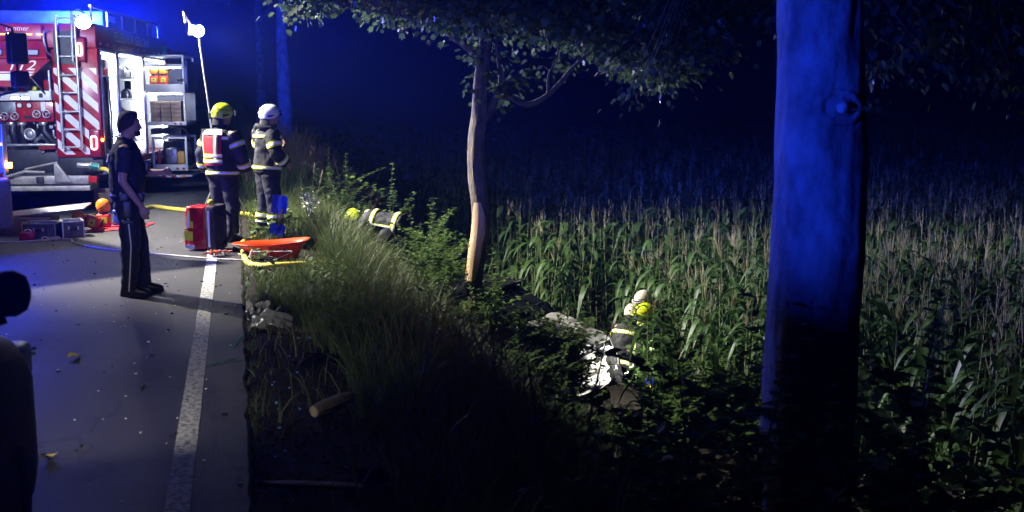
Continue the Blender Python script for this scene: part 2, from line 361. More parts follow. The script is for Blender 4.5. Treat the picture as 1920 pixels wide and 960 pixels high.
# dry seeding grass, brown violet, one stand in the foreground and one behind the firefighters
def dryst(n, cx, cy, sx, sy, hh):
    V = []; F = []
    for i in range(n):
        x, y = random.gauss(cx, sx), random.gauss(cy, sy)
        if x < 0.35: continue
        z = gz(x, y); H = random.uniform(*hh); a = random.uniform(0, 2 * pi); L = H * random.uniform(0.1, 0.4)
        P = [Vector((x + cos(a) * L * t * t, y + sin(a) * L * t * t, z + H * t)) for t in (0, 0.4, 0.75, 1)]
        for k in range(3):
            w = 0.0022; b = len(V); V += [(P[k].x - w, P[k].y, P[k].z), (P[k].x + w, P[k].y, P[k].z), (P[k + 1].x + w * .7, P[k + 1].y, P[k + 1].z), (P[k + 1].x - w * .7, P[k + 1].y, P[k + 1].z)]
            F += [(b, b + 1, b + 2), (b, b + 2, b + 3)]
        for s_ in range(9):                                            # the seed head: short drooping spikelets
            t = random.uniform(0.78, 1.0); p = P[2].lerp(P[3], (t - 0.75) / 0.25); e = p + Vector((random.uniform(-.05, .05), random.uniform(-.05, .05), random.uniform(-.01, .045)))
            b = len(V); V += [tuple(p), tuple(e + Vector((0.004, 0, 0.006))), tuple(e - Vector((0.004, 0, -0.006)))]; F.append((b, b + 1, b + 2))
    return V, F
V, F = dryst(150, 1.45, 6.8, 0.22, 0.6, (0.5, 0.95))
tag(np_mesh('dry_grass', V, F, M_DRY), 'dry brown seeding grass in the dark foreground of the verge', 'grass', kind='stuff')
V, F = dryst(1500, 2.2, 25.5, 1.2, 2.4, (0.7, 1.45))
tag(np_mesh('dry_grass', V, F, M_DRY), 'tall dry seeding grass behind the standing firefighters', 'grass', kind='stuff')

# leaf templates in the xy plane, stalk at the origin, tip along +y
T_OVAL = (np.array([(0, 0, 0), (-0.30, 0.30, 0.06), (-0.27, 0.62, 0.07), (0, 1, -0.06), (0.27, 0.62, 0.07), (0.30, 0.30, 0.06), (0, .5, 0)]), [(0, 6, 1), (1, 6, 2), (2, 6, 3), (3, 6, 4), (4, 6, 5), (5, 6, 0)])
T_MAPLE = (np.array([(0, 0, 0), (-0.42, 0.18, 0.03), (-0.30, 0.42, 0.05), (-0.46, 0.72, 0.0), (-0.14, 0.66, 0.03), (0, 1.0, -0.05), (0.14, 0.66, 0.03), (0.46, 0.72, 0), (0.30, 0.42, 0.05), (0.42, 0.18, 0.03), (0, .4, 0)]),
           [(10, i, (i + 1) % 10) for i in range(10)])
T_SLIM = (np.array([(0, 0, 0), (-0.13, 0.35, 0.04), (0, 1, -0.12), (0.13, 0.35, 0.04), (0, .4, 0)]), [(0, 4, 1), (1, 4, 2), (2, 4, 3), (3, 4, 0)])
def scatter(tpl, P, D, N, Sz):
    """place leaf templates: positions P, tip directions D, face normals N, sizes"""
    T, TF = tpl; P = np.asarray(P, float); D = np.asarray(D, float); N = np.asarray(N, float); Sz = np.asarray(Sz, float)
    D /= np.linalg.norm(D, axis=1, keepdims=True) + 1e-9
    X = np.cross(D, N); X /= np.linalg.norm(X, axis=1, keepdims=True) + 1e-9; Z = np.cross(X, D)
    V = P[:, None, :] + Sz[:, None, None] * (T[None, :, 0:1] * X[:, None, :] + T[None, :, 1:2] * D[:, None, :] + T[None, :, 2:3] * Z[:, None, :])
    k = len(T); F = np.asarray(TF)[None] + (np.arange(len(P)) * k)[:, None, None]
    return V.reshape(-1, 3), F.reshape(-1, 3)

# --- weeds: a few kinds, each a stem with leaf pairs, then copies
def weed_proto(name, H, leaf, tpl, n, mat_leaf, arch=0.15, droop=0.35, seed=0, side=0):
    rd = random.Random(seed); root = empty(name)
    stems = [[(0, 0, -0.05)]]
    a = rd.uniform(0, 6.28); pts = [Vector((cos(a) * arch * H * t * t, sin(a) * arch * H * t * t, H * t - 0.04)) for t in np.linspace(0, 1, 6)]
    mbs = MB().tube(pts, [0.008, 0.007, 0.006, 0.005, 0.0035, 0.002], 5); lines = [pts]
    for k in range(side):
        t0 = rd.uniform(0.2, 0.7); p0 = pts[0].lerp(pts[-1], t0); b = rd.uniform(0, 6.28); L = H * rd.uniform(0.25, 0.5)
        q = [p0 + Vector((cos(b) * L * t, sin(b) * L * t, L * 0.75 * t - 0.2 * L * t * t)) for t in np.linspace(0, 1, 5)]
        mbs.tube(q, [0.005, 0.004, 0.003, 0.0025, 0.0015], 4); lines.append(q)
    mbs.build('stem', M_STEM, root, smooth=True)
    P = []; D = []; N = []; Z = []
    for ln in lines:
        m = n if ln is pts else max(4, n // 2)
        for k in range(m):
            t = 0.12 + 0.88 * (k + rd.random() * 0.5) / m; f = t * (len(ln) - 1); i = min(int(f), len(ln) - 2); p = ln[i].lerp(ln[i + 1], f - i)
            b0 = rd.uniform(0, 6.28) if tpl is not T_OVAL else k * 1.57 + rd.uniform(-0.4, 0.4)
            for s_ in (0, pi):
                b = b0 + s_ + rd.uniform(-.3, .3); up = rd.uniform(-droop, 0.5)
                d = np.array([cos(b), sin(b), up]); P.append(tuple(p)); D.append(d); N.append((rd.uniform(-.35, .35), rd.uniform(-.35, .35), 1)); Z.append(leaf * rd.uniform(0.6, 1.15) * (1.1 - 0.55 * t))
    V, F = scatter(tpl, P, D, N, Z)
    f = np_mesh('foliage', V, F, mat_leaf, root); f['kind'] = 'stuff'
    return root
def place(protos, spots, label, cat, group, first_used):
    spots = [q for q in spots if not (10 < q[1] < 16.6 and q[2] > .5 and (q[0] < 5.0 or q[1] < 12.5) and (.085 < q[0] / q[1] < .166 or (.308 < q[0] / q[1] < .400)))]
    for i, (x, y, s) in enumerate(spots):
        pr = protos[i % len(protos)]
        o = pr if pr.name not in first_used else copy_tree(pr)
        first_used.add(pr.name)
        o.location = (x, y, gz(x, y) - 0.02); o.rotation_euler = (random.uniform(-.1, .1), random.uniform(-.1, .1), random.uniform(0, 6.28)); o.scale = (s, s, s * random.uniform(0.9, 1.1))
        tag(o, label, cat, group)
used = set()
nettle = [weed_proto('nettle', 1.0, 0.13, T_OVAL, 13, M_WEED, seed=i, droop=0.5) for i in range(3)]
M_SAP = leafmat('sapling_leaf', (0.04, 0.085, 0.02), (0.09, 0.15, 0.03), 0.35, 0.4, 2.5)
sap = [weed_proto('sapling', 1.7, 0.125, T_OVAL, 24, M_SAP, arch=0.08, droop=0.2, seed=10 + i, side=8) for i in range(3)]
bush = [weed_proto('bush', 1.0, 0.09, T_OVAL, 22, M_WEED, arch=0.35, droop=0.5, seed=20 + i, side=22) for i in range(3)]
fern = [weed_proto('tall_weed', 1.25, 0.22, T_SLIM, 16, M_WEED, arch=0.2, droop=0.2, seed=30 + i, side=3) for i in range(2)]
# saplings and bushes round the damaged tree
place(sap, [(2.20, 12.9, .95), (2.35, 13.5, 1.05), (1.95, 13.8, .9), (2.05, 14.6, 1.0), (2.6, 13.9, 1.0), (2.32, 12.15, .75), (2.75, 12.15, .85), (3.05, 12.5, 1.0), (2.95, 12.1, .85), (2.5, 14.9, 1.0), (2.15, 15.6, .85), (1.55, 18.6, .8), (1.75, 18.2, .95), (2.4, 17.4, 1.1), (2.8, 16.0, 1.1), (3.1, 13.6, 1.0)] + [(random.uniform(1.75, 2.75), random.uniform(12.4, 16.2), random.uniform(.6, 1.0)) for _ in range(26)],
      'leafy green sapling growing close around the damaged tree', 'sapling', 'saplings round the damaged tree', used)
sp = [(random.uniform(2.6, 4.0), random.uniform(9.3, 12.6), random.uniform(0.7, 1.1)) for _ in range(34)] + [(random.uniform(3.2, 4.05), random.uniform(11.2, 13.6), random.uniform(1.05, 1.45)) for _ in range(22)]
sp += [(random.uniform(4.9, 6.6), random.uniform(10.6, 12.9), random.uniform(0.75, 1.15)) for _ in range(34)] + [(random.uniform(4.0, 5.0), random.uniform(11.4, 12.4), random.uniform(0.4, 0.55)) for _ in range(0)] + [(4.2 + .09 * k, 11.75 + .07 * ((k * 5) % 9), .18 + .01 * ((k * 3) % 7)) for k in range(12)] + [(3.75, 12.3, 1.0), (3.82, 12.7, 1.0)] + [(5.55, 12.8, .8), (5.7, 12.9, .9), (5.55, 13.3, 1.15), (5.8, 13.1, 1.1), (5.7, 13.6, 1.3), (5.95, 13.55, 1.35), (6.15, 13.8, 1.4)]
place(bush, sp, 'low dense bush on the dark bank near the wrecked car', 'bush', 'bushes on the bank near the wreck', used)
sp = [(random.uniform(1.5, 3.4), random.uniform(3.6, 9.2), random.uniform(0.6, 1.0)) for _ in range(46)]
n2 = [copy_tree(b) for b in nettle]
place(n2, [(random.uniform(.55, 1.75), random.uniform(8.3, 11.9), random.uniform(.28, .5)) for _ in range(60)], 'small leafy weed in the lit verge grass', 'weed', 'small weeds in the verge grass', used)
place(nettle, sp, 'leafy weed on the dark foreground slope', 'weed', 'weeds on the foreground slope', used)
sp = [(random.uniform(1.5, 4.0), random.uniform(14.5, 23), random.uniform(0.6, 1.05)) for _ in range(36)]
place(fern, sp, 'slender tall weed on the bank behind the bending firefighter', 'weed', 'tall weeds on the far bank', used)
s2 = [copy_tree(b) for b in sap]
place(s2, [(2.42, 4.95, 1.2), (2.62, 5.02, 1.3), (2.2, 4.7, 1.05), (2.78, 4.85, 1.2), (3.75, 5.55, 1.55), (4.0, 5.8, 1.75), (4.3, 6.2, 1.6), (4.15, 5.7, 1.45), (4.65, 6.6, 1.7), (3.6, 5.2, 1.3)], 'tall dark shrub with long shoots against the thick blue lit trunk', 'shrub', 'tall shrubs at the thick trunk', used)
b2 = [copy_tree(b) for b in bush]
sp = [(2.35, 4.85, 1.25), (2.75, 4.75, 1.35), (2.5, 5.35, 1.5), (3.55, 5.15, 1.3), (3.85, 5.4, 1.5), (4.15, 5.9, 1.5), (4.5, 6.3, 1.4), (2.95, 4.6, 1.2), (3.3, 4.8, 1.35), (3.95, 5.95, 1.7)]
place(b2, sp, 'dark leafy shrub at the foot of the thick blue lit trunk', 'shrub', 'shrubs at the thick trunk', used)
# small broad leaved plants among the verge grass
P = []; D = []; N = []; Z = []
for i in range(2600):
    x, y = random.uniform(0.12, 1.9), random.uniform(8.0, 17.5)
    if clump(x, y, 1.2) < -0.02 or (y < 9.6 and x < 0.6) or (x < 1.0 and 11.9 < y < 14.4): continue
    a = random.uniform(0, 6.28); z = gz(x, y) + random.uniform(0.02, 0.3)
    for k in range(3):
        b = a + k * 2.1; P.append((x, y, z)); D.append((cos(b), sin(b), random.uniform(0, .8))); N.append((random.uniform(-.3, .3), random.uniform(-.3, .3), 1)); Z.append(random.uniform(0.04, 0.11))
V, F = scatter(T_OVAL, P, D, N, Z)
tag(np_mesh('verge_plants', V, F, leafmat('verge_leaf', (0.05, 0.10, 0.015), (0.12, 0.16, 0.045), .3, .7, 2)), 'small broad leaved plants among the verge grass', 'ground cover', kind='stuff')
# a few long bare stems in the dark foreground
for i, (x, y, h, lx) in enumerate(((1.55, 5.3, 0.95, -0.10), (1.75, 5.05, 0.75, 0.02), (1.45, 5.9, 1.0, -0.06), (1.9, 5.9, 1.15, 0.22), (1.62, 4.6, 0.6, 0.16))):
    z = gz(x, y); g = MB().tube([(x, y, z - .03), (x + lx * .3, y, z + h * .35), (x + lx * .62, y + .02, z + h * .7), (x + lx, y + .03, z + h)], [0.010, 0.009, 0.007, 0.004], 6)
    g.tube([(x + lx * .62, y + .02, z + h * .7), (x + lx * .62 + .05, y, z + h * .82)], [0.004, 0.002], 5)
    tag(g.build('dry_stem', mat('dry_stem', (0.22, 0.17, 0.11), .8, var=.4, vscale=20), smooth=True), 'bare dry plant stem standing in the dark foreground', 'stem', 'dry stems in the foreground')
# white flowering plant beside the orange tub
fl = empty('flowering_plant', (0.98, 15.6, gz(0.98, 15.6)), 0, 'white blooming plant in the grass right of the orange tub', 'plant')
g = MB(); P = []; D = []; N = []; Z = []
for k in range(9):
    a = random.uniform(0, 6.28); h = random.uniform(0.35, 0.62); r_ = random.uniform(.03, .2)
    g.tube([(0, 0, -.03), (cos(a) * r_ * .4, sin(a) * r_ * .4, h * .5), (cos(a) * r_, sin(a) * r_, h)], [.006, .005, .003], 5)
    for j in range(16):
        P.append((cos(a) * r_ + random.gauss(0, .03), sin(a) * r_ + random.gauss(0, .03), h + random.gauss(-.05, .06))); D.append((random.gauss(0, 1), random.gauss(0, 1), random.gauss(.3, .8))); N.append((random.gauss(0, 1), random.gauss(0, 1), 1)); Z.append(random.uniform(.025, .055))
g.build('stem', M_STEM, fl, smooth=True)
V, F = scatter(T_OVAL, P, D, N, Z); np_mesh('blossom', V, F, mat('white_blossom', (0.8, 0.8, 0.74), .7), fl)['kind'] = 'stuff'
for k, (dx, dy, h) in enumerate(((0.10, .1, 1.05), (0.22, .15, .95), (0.32, .1, .62))):
    MB().tube([(0.02, 0, 0), (dx * .35, dy * .4, h * .45), (dx, dy, h)], [.007, .006, .003], 5).build('seed_stalk', mat('dry_stem', (0.22, 0.17, 0.11), .8), fl, smooth=True)

# --- corn
def corn_parts(rd, H, lo=False):
    """returns (stalk, leaves, tassel) vertex and triangle lists for one plant standing at the origin"""
    st = MB(); lean = rd.uniform(0, 6.28); lv = rd.uniform(0, 0.08) * H
    sp_ = [Vector((cos(lean) * lv * t * t, sin(lean) * lv * t * t, H * 0.86 * t)) for t in np.linspace(0, 1, 3 if lo else 5)]
    st.tube(sp_, [0.013 - 0.008 * t for t in np.linspace(0, 1, len(sp_))], 3 if lo else 5, cap=False)
    lf = MB(); nl = 7 if lo else 11; az = rd.uniform(0, 6.28)
    for k in range(nl):
        t = 0.16 + 0.80 * k / (nl - 1); p = Vector((cos(lean) * lv * t * t, sin(lean) * lv * t * t, H * 0.86 * t)); a = az + pi * k + rd.uniform(-.55, .55)
        L = rd.uniform(0.5, 0.95) * (1 - 0.45 * abs(t - 0.5)); w = rd.uniform(0.032, 0.056); rise = rd.uniform(0.4, 1.2); dr = rd.uniform(0.7, 1.9); tw = rd.uniform(-.5, .5)
        d = Vector((cos(a), sin(a), 0)); sd = Vector((-sin(a), cos(a), 0)); n_ = 3 if lo else 6; vs = []; fs = []
        for j in range(n_ + 1):
            u = j / n_; c = p + d * (L * 0.72 * u) + Vector((0, 0, L * (rise * u - dr * u * u))); ww = w * (1 - u) ** 0.6 * (0.5 + 0.9 * min(1, u * 3)) if u < 1 else 0.001
            s2 = (sd * cos(tw * u) + Vector((0, 0, sin(tw * u)))) * ww; up = Vector((0, 0, ww * 0.4))
            vs += [c - s2 + up, c, c + s2 + up] if not lo else [c - s2, c + s2]
        k_ = 3 if not lo else 2
        for j in range(n_):
            for q in range(k_ - 1):
                i0 = j * k_ + q; fs += [(i0, i0 + 1, i0 + k_ + 1), (i0, i0 + k_ + 1, i0 + k_)]
        lf.add(vs, fs)
    ts = MB(); top = sp_[-1]
    for k in range(3 if lo else 6):
        a = rd.uniform(0, 6.28); o = 0.0 if k == 0 else rd.uniform(0.03, 0.12); h = H * 0.14 * (1.25 if k == 0 else rd.uniform(0.6, 1.0)); e = top + Vector((cos(a) * o, sin(a) * o, h)); m_ = top.lerp(e, .5) + Vector((cos(a) * o * .1, sin(a) * o * .1, h * .05))
        r_ = 0.0034
        for (A, B, ra, rb) in ((top, m_, r_, r_), (m_, e, r_, r_ * .35)):
            if lo: ts.add([A + Vector((ra, 0, 0)), A - Vector((ra, 0, 0)), B], [(0, 1, 2)])
            else: ts.tube([A, B], [ra, rb], 4, cap=False)
    return st, lf, ts
rd = random.Random(3); CORN = []
for v in range(7):
    st, lf, ts = corn_parts(rd, 2.05 * rd.uniform(0.93, 1.07))
    r_ = empty('corn_plant'); st.build('stalk', M_STALK, r_, smooth=True); lf.build('leaves', M_CORN, r_, smooth=True)['kind'] = 'stuff'; ts.build('tassel', M_TASSEL, r_)
    CORN.append(r_)
CY, CP = cos(R(14.4)), math.atan(306 / 2000)
def screen(x, y, z):
    dx = x * CY - y * sin(R(14.4)); fy = x * sin(R(14.4)) + y * CY; zz = z - 1.98
    dep = fy * cos(CP) - zz * sin(CP); up = fy * sin(CP) + zz * cos(CP)
    return 960 + 2000 * dx / dep, 480 - 2000 * up / dep, dep
spots = []
for i in range(80):
    x = 4.95 + 0.62 * i
    y = 4.0
    while y < 78:
        y += random.uniform(0.13, 0.22) * (1 + max(0, y - 20) / 14)
        X, Y = x + random.gauss(0, .05), y
        if (3.6 < X < 6.0 and 12.3 < Y < 16.6): continue                         # flattened round the wreck
        if X < 6.2 and Y < 11.8: continue
        px, py, dep = screen(X, Y, -0.3)
        if px < 560 or px > 1990 or dep < 3: continue
        if dep > 24 and random.random() < min(0.75, (dep - 24) / 30): continue
        spots.append((dep, X, Y))
spots.sort()
vis = [s for s in spots if 1010 < screen(s[1], s[2], -0.6)[0] < 1930]
near = vis[:300]; nset = set(near); rest = [s for s in spots if s not in nset]
for i, (d, x, y) in enumerate(near):
    o = CORN[i] if i < len(CORN) else copy_tree(CORN[i % len(CORN)])
    s_ = random.uniform(0.88, 1.08) * (0.86 if x < 6.3 else 1.0)
    o.location = (x, y, gz(x, y) - 0.02); o.rotation_euler = (random.uniform(-.05, .05), random.uniform(-.05, .05), random.uniform(0, 6.28)); o.scale = (s_, s_, s_)
    tag(o, 'tall green corn plant with a tan tassel at the near edge of the field', 'corn', 'corn plants at the near edge of the field')
LO = []
for v in range(8):
    st, lf, ts = corn_parts(rd, 2.05, lo=True)
    tri = []
    for q in (st, lf, ts):
        fs = []
        for f in q.f:
            fs += [f] if len(f) == 3 else [(f[0], f[1], f[2]), (f[0], f[2], f[3])]
        tri.append((np.array([tuple(p) for p in q.v]), np.array(fs)))
    LO.append(tri)
def merged(idx, name, m, label):
    Vs = []; Fs = []; b = 0
    for i, (d, x, y) in enumerate(rest):
        V0, F0 = LO[i % 8][idx]; a = (i * 2.399) % 6.283; s_ = 0.9 + 0.2 * ((i * 37) % 100) / 100; wd = 1.0 + max(0, d - 25) / 30
        c, s2 = cos(a), sin(a); Vv = np.stack([(V0[:, 0] * c - V0[:, 1] * s2) * s_ * wd + x, (V0[:, 0] * s2 + V0[:, 1] * c) * s_ * wd + y, V0[:, 2] * s_ + gz(x, y)], 1)
        Vs.append(Vv); Fs.append(F0 + b); b += len(V0)
    return np_mesh(name, np.concatenate(Vs), np.concatenate(Fs), m)
cf = empty('cornfield', (8, 20, -2.2), 0, 'dark cornfield stretching far behind the near corn', 'cornfield'); cf['kind'] = 'stuff'
for i, (nm, m) in enumerate((('stalk', M_STALK), ('leaves', M_CORN), ('tassel', M_TASSEL))):
    o = merged(i, nm, m, None); o['kind'] = 'stuff'; o.location = (-8, -20, 2.2); o.parent = cf

# ------------------------------------------------------------------ trees
RT = Vector((cos(R(14.4)), -sin(R(14.4)), 0)); FWD = Vector((sin(R(14.4)), cos(R(14.4)), 0))
M_BARK = mat('rough_bark', (0.085, 0.07, 0.04), 0.9, color2=(0.20, 0.165, 0.095), vscale=5, bump=1.0, bscale=16, stretch=(4, 4, 1.0))
M_TWIG = mat('twig_bark', (0.10, 0.085, 0.06), 0.9, var=0.3, vscale=12)
def trunk_mesh(pts, rs, nphi=28, per=0.035, amp=0.012, fn=None, zf=1.0):
    """lofted trunk with ridged bark; pts are Vectors"""
    L = [0]
    for a, b in zip(pts, pts[1:]): L.append(L[-1] + (b - a).length)
    n = max(4, int(L[-1] / per)); rings = []
    for i in range(n + 1):
        s_ = L[-1] * i / n; P_ = [float(np.interp(s_, L, [p[k] for p in pts])) for k in range(3)]; r_ = float(np.interp(s_, L, rs)); ring = []
        for j in range(nphi):
            a = 2 * pi * j / nphi; rr = r_ + amp * noise.noise(Vector((cos(a) * 3.2, sin(a) * 3.2, P_[2] * 1.1 * zf))) + amp * 0.7 / zf ** 1.2 * noise.noise(Vector((cos(a) * 9, sin(a) * 9, P_[2] * 2.5 * zf)))
            if fn: rr += fn(a, P_[2])
            ring.append((P_[0] + cos(a) * rr, P_[1] + sin(a) * rr, P_[2]))
        rings.append(ring)
    return MB().loft(rings)
def smoothpath(pts, k=6):
    out = []; n = len(pts)
    for i in range(n - 1):
        p0, p1, p2, p3 = pts[max(i - 1, 0)], pts[i], pts[i + 1], pts[min(i + 2, n - 1)]
        for j in range(k):
            t = j / k; out.append(0.5 * ((2 * p1) + (-p0 + p2) * t + (2 * p0 - 5 * p1 + 4 * p2 - p3) * t * t + (-p0 + 3 * p1 - 3 * p2 + p3) * t ** 3))
    return out + [pts[-1]]
def crown(parent, centres, per, leaf, spread, tpl, m, limbs, tw=0.006):
    P = []; D = []; N = []; Z = []; g = MB()
    lp = [p for l in limbs for p in l]
    for c in centres:
        c = Vector(c); near_ = min(lp, key=lambda q: (q - c).length + 0.6 * max(0, q.z - c.z)); mid = near_.lerp(c, .55) + Vector((0, 0, 0.12 * (c - near_).length))
        g.tube([near_, mid, c], [tw * 1.5, tw, tw * .4], 4, cap=False)
        out = (c - near_).normalized()
        for k in range(per):
            q = c + Vector((random.gauss(0, spread), random.gauss(0, spread), random.gauss(0, spread * .6)))
            d = (q - c).normalized() * 0.8 + out * 0.4 + Vector((0, 0, -0.55)); P.append(tuple(q)); D.append(tuple(d)); N.append((random.gauss(0, .45), random.gauss(0, .45), 1)); Z.append(leaf * random.uniform(.6, 1.2))
    g.build('twigs', M_TWIG, parent, smooth=True)['kind'] = 'stuff'
    V, F = scatter(tpl, P, D, N, Z); f = np_mesh('crown', V, F, m, parent); f['kind'] = 'stuff'; return f

# --- the damaged roadside tree
TB = Vector((2.76, 12.52, 0))
dt = empty('damaged_tree', (TB.x, TB.y, gz(TB.x, TB.y)), 0, 'slim roadside tree with bark torn off its lower trunk, next to the wreck', 'tree')
z0 = gz(TB.x, TB.y)
def dtp(u, z, w=0.0): return RT * u + FWD * w + Vector((0, 0, z - z0))
tp = smoothpath([dtp(-.06, z0 - .1), dtp(-.05, -.9), dtp(-.03, -.35), dtp(0.0, 0.0), dtp(.055, .38), dtp(.06, .68), dtp(.03, .98), dtp(.02, 1.35), dtp(.05, 1.75), dtp(.08, 2.15), dtp(.12, 2.5), dtp(.2, 3.1), dtp(.25, 4.2), dtp(.2, 5.6)])
tr = [float(np.interp(p.z + z0, [-1.6, -1.2, -.4, 0, 1.0, 2.0, 2.6, 4.2, 5.6], [.20, .145, .106, .103, .112, .09, .08, .052, .02])) for p in tp]
CAMA = atan2(-12.5, -2.76)
def wound(a, z):
    z = z + z0; d = abs((a - (CAMA - 0.35) + pi) % (2 * pi) - pi); lim = 0.95 + 0.18 * noise.noise(Vector((z * 9, 0, 0)))
    return -0.016 if (-0.22 + 0.05 * sin(a * 9) < z < 0.63 + 0.07 * sin(a * 7) and d < lim) else 0.0
tk = trunk_mesh(tp, tr, 36, 0.03, 0.014, wound).build('trunk', M_BARK, dt, smooth=True)
def wpatch(u, v):                                                     # bare pale wood where the bark is gone
    z = -0.27 + 0.95 * v; i = min(range(len(tp)), key=lambda k: abs(tp[k].z + z0 - z)); r_ = tr[i] + 0.006 + 0.003 * noise.noise(Vector((u * 14, v * 2, 1))); wd = 0.9 * (1 - 0.55 * abs(2 * v - 1) ** 3) + 0.08 * noise.noise(Vector((v * 8, u, 2)))
    a = CAMA - 0.35 + (u * 2 - 1) * wd; f = tp[i]; j = min(i + 1, len(tp) - 1); t = (z - z0 - f.z) / max(1e-4, (tp[j].z - f.z)); c = f.lerp(tp[j], max(-1, min(1, t)))
    return (c.x + cos(a) * r_, c.y + sin(a) * r_, z - z0)
MB().grid(wpatch, 14, 40, 0.004).build('bare_wood', mat('bare_wood', (0.62, 0.36, 0.13), .6, color2=(0.76, 0.58, 0.36), vscale=7, bump=.4, bscale=30, stretch=(6, 6, .6)), dt, smooth=True)
for k in range(7):                                                    # splinters along the torn edge
    a = CAMA - 0.35 + random.choice((-.85, .85)) + random.uniform(-.1, .1); z = random.uniform(-.2, .6); i = min(range(len(tp)), key=lambda q: abs(tp[q].z + z0 - z)); c = tp[i] + Vector((cos(a), sin(a), 0)) * (tr[i])
    e = c + Vector((cos(a) * .03, sin(a) * .03, random.uniform(.05, .13))); MB().tube([c - Vector((0, 0, .04)), c, e], [.006, .006, .001], 4).build('splinter', MATS['bare_wood'], dt)
limb = smoothpath([dtp(.05, 1.62), dtp(.17, 1.75), dtp(.27, 1.93), dtp(.42, 1.93), dtp(.62, 1.84), dtp(.85, 1.94), dtp(1.03, 2.12), dtp(1.17, 2.28), dtp(1.45, 2.5), dtp(2.2, 2.75), dtp(3.0, 3.0)])
MB().tube(limb, [float(np.interp(i, [0, 12, 30, 60], [.062, .045, .034, .012])) for i in range(len(limb))], 10).build('branch', M_BARK, dt, smooth=True)
subs = []
for pts, r0 in (([dtp(.27, 1.93), dtp(.30, 2.15), dtp(.26, 2.5), dtp(.3, 3.1)], .03), ([dtp(.36, 1.93), dtp(.33, 2.2), dtp(.25, 2.55), dtp(.4, 3.3)], .022), ([dtp(.87, 1.96), dtp(.88, 2.2), dtp(.97, 2.4), dtp(1.05, 2.9)], .025), ([dtp(1.13, 2.25), dtp(1.3, 2.24), dtp(1.42, 2.17)], .010),
                ([dtp(.1, 2.35), dtp(-.5, 2.8), dtp(-1.3, 3.1), dtp(-2.1, 3.2)], .045), ([dtp(.15, 2.75), dtp(.5, 3.2, -.6), dtp(.9, 3.5, -1.4)], .04), ([dtp(.15, 2.75), dtp(-.2, 3.2, .7), dtp(-.4, 3.6, 1.6)], .04), ([dtp(.2, 3.1), dtp(1.1, 3.6, .4), dtp(2.3, 3.8, .5)], .045), ([dtp(.22, 3.3), dtp(-.8, 4.0, -.3), dtp(-1.7, 4.4, -.6)], .04), ([dtp(-.5, 2.8), dtp(-.9, 2.85, -.6), dtp(-1.4, 2.9, -1.1)], .025)):
    q = smoothpath(pts, 5); subs.append(q); MB().tube(q, [r0 * (1 - .75 * i / (len(q) - 1)) for i in range(len(q))], 8).build('branch', M_BARK, dt, smooth=True)
# crown: leaf clumps above a hanging lower outline
OU = [-2.45, -2.15, -1.9, -1.65, -1.38, -1.05, -.75, -.42, -.1, .05, .22, .5, .9, 1.2, 1.65, 2.0, 2.45, 2.65, 2.8, 3.3]
OZ = [3.06, 2.78, 2.88, 3.0, 2.93, 2.72, 2.84, 2.64, 2.52, 2.42, 2.50, 2.52, 2.52, 2.42, 2.16, 2.03, 2.05, 2.4, 2.7, 2.9]
cen = []
for i in range(1250):
    u = random.uniform(-2.25, 3.3); w = random.uniform(-1.9, 1.9); k = 1 - 0.16 * (w / 1.9) ** 2
    lo = float(np.interp(u, OU, OZ)) + 0.16 + 0.14 * noise.noise(Vector((u * 2, w * 2, 0))) + 0.10 * abs(w)
    if abs(w) < 0.5 and -0.2 < u < 0.45: lo += 0.05
    if noise.noise(Vector((u * 1.5, w * 1.3, 9))) < -0.28: continue
    hi = 3.3 + 2.0 * (1 - (u / 3.6) ** 2) * (1 - (w / 2.4) ** 2)
    z = lo + (random.random() ** 1.7) * max(0.2, hi - lo); cen.append(dtp(u, z, w))
for u, z in ((.22, 2.05), (.30, 2.0), (.42, 2.02), (.20, 2.2), (.5, 2.1), (.75, 2.3), (.95, 2.35), (.12, 2.45), (0.0, 2.5)): cen += [dtp(u + random.gauss(0, .04), z, random.gauss(0, .1)) for _ in range(1)]
crown(dt, cen, 30, 0.095, 0.16, T_MAPLE, M_MAPLE, [limb] + subs + [tp[-20:]])

# --- the thick trunk close by, lit blue
BB = Vector((3.24, 5.52, 0)); zb = gz(BB.x, BB.y)
bt = empty('beech_tree', (BB.x, BB.y, zb), 0, 'thick smooth trunk lit blue, with an eye shaped knot, nearest tree on the right', 'tree')
BC = atan2(-5.52, -3.24); KA = BC + 0.45; KZ = 1.90 - zb
def knot(a, z):
    da = ((a - KA + pi) % (2 * pi) - pi) * 0.24; dz = z - KZ; q = sqrt((da / 1.15) ** 2 + (dz / .85) ** 2); r_ = 0
    r_ += 0.020 * math.exp(-(q / 0.05) ** 2) - 0.016 * math.exp(-((q - .075) / .012) ** 2) - 0.012 * math.exp(-((q - .125) / .01) ** 2) + .010 * math.exp(-((q - .10) / .02) ** 2)
    q2 = abs(dz - .17 - .35 * da * da * 4) ; r_ -= 0.007 * math.exp(-(q2 / .012) ** 2) * math.exp(-(da / .12) ** 2)
    for (aa, zz, s_) in ((BC - .5, KZ + .62, .03), (BC + .1, KZ - .42, .02), (BC - .3, KZ - .55, .016), (BC - .7, KZ - .2, .014)):
        d2 = (((a - aa + pi) % (2 * pi) - pi) * .25) ** 2 + (z - zz) ** 2; r_ += 0.010 * math.exp(-d2 / s_ ** 2)
    return r_
def btp(u, z): return RT * u + Vector((0, 0, z - zb))
bp_ = smoothpath([btp(.03, zb - .1), btp(.02, -1.2), btp(0, -.4), btp(.0, .4), btp(.012, 1.0), btp(.012, 1.6), btp(-.01, 2.1), btp(-.035, 2.55), btp(-.05, 4.0), btp(-.1, 6.0), btp(0, 8.5)], 8)
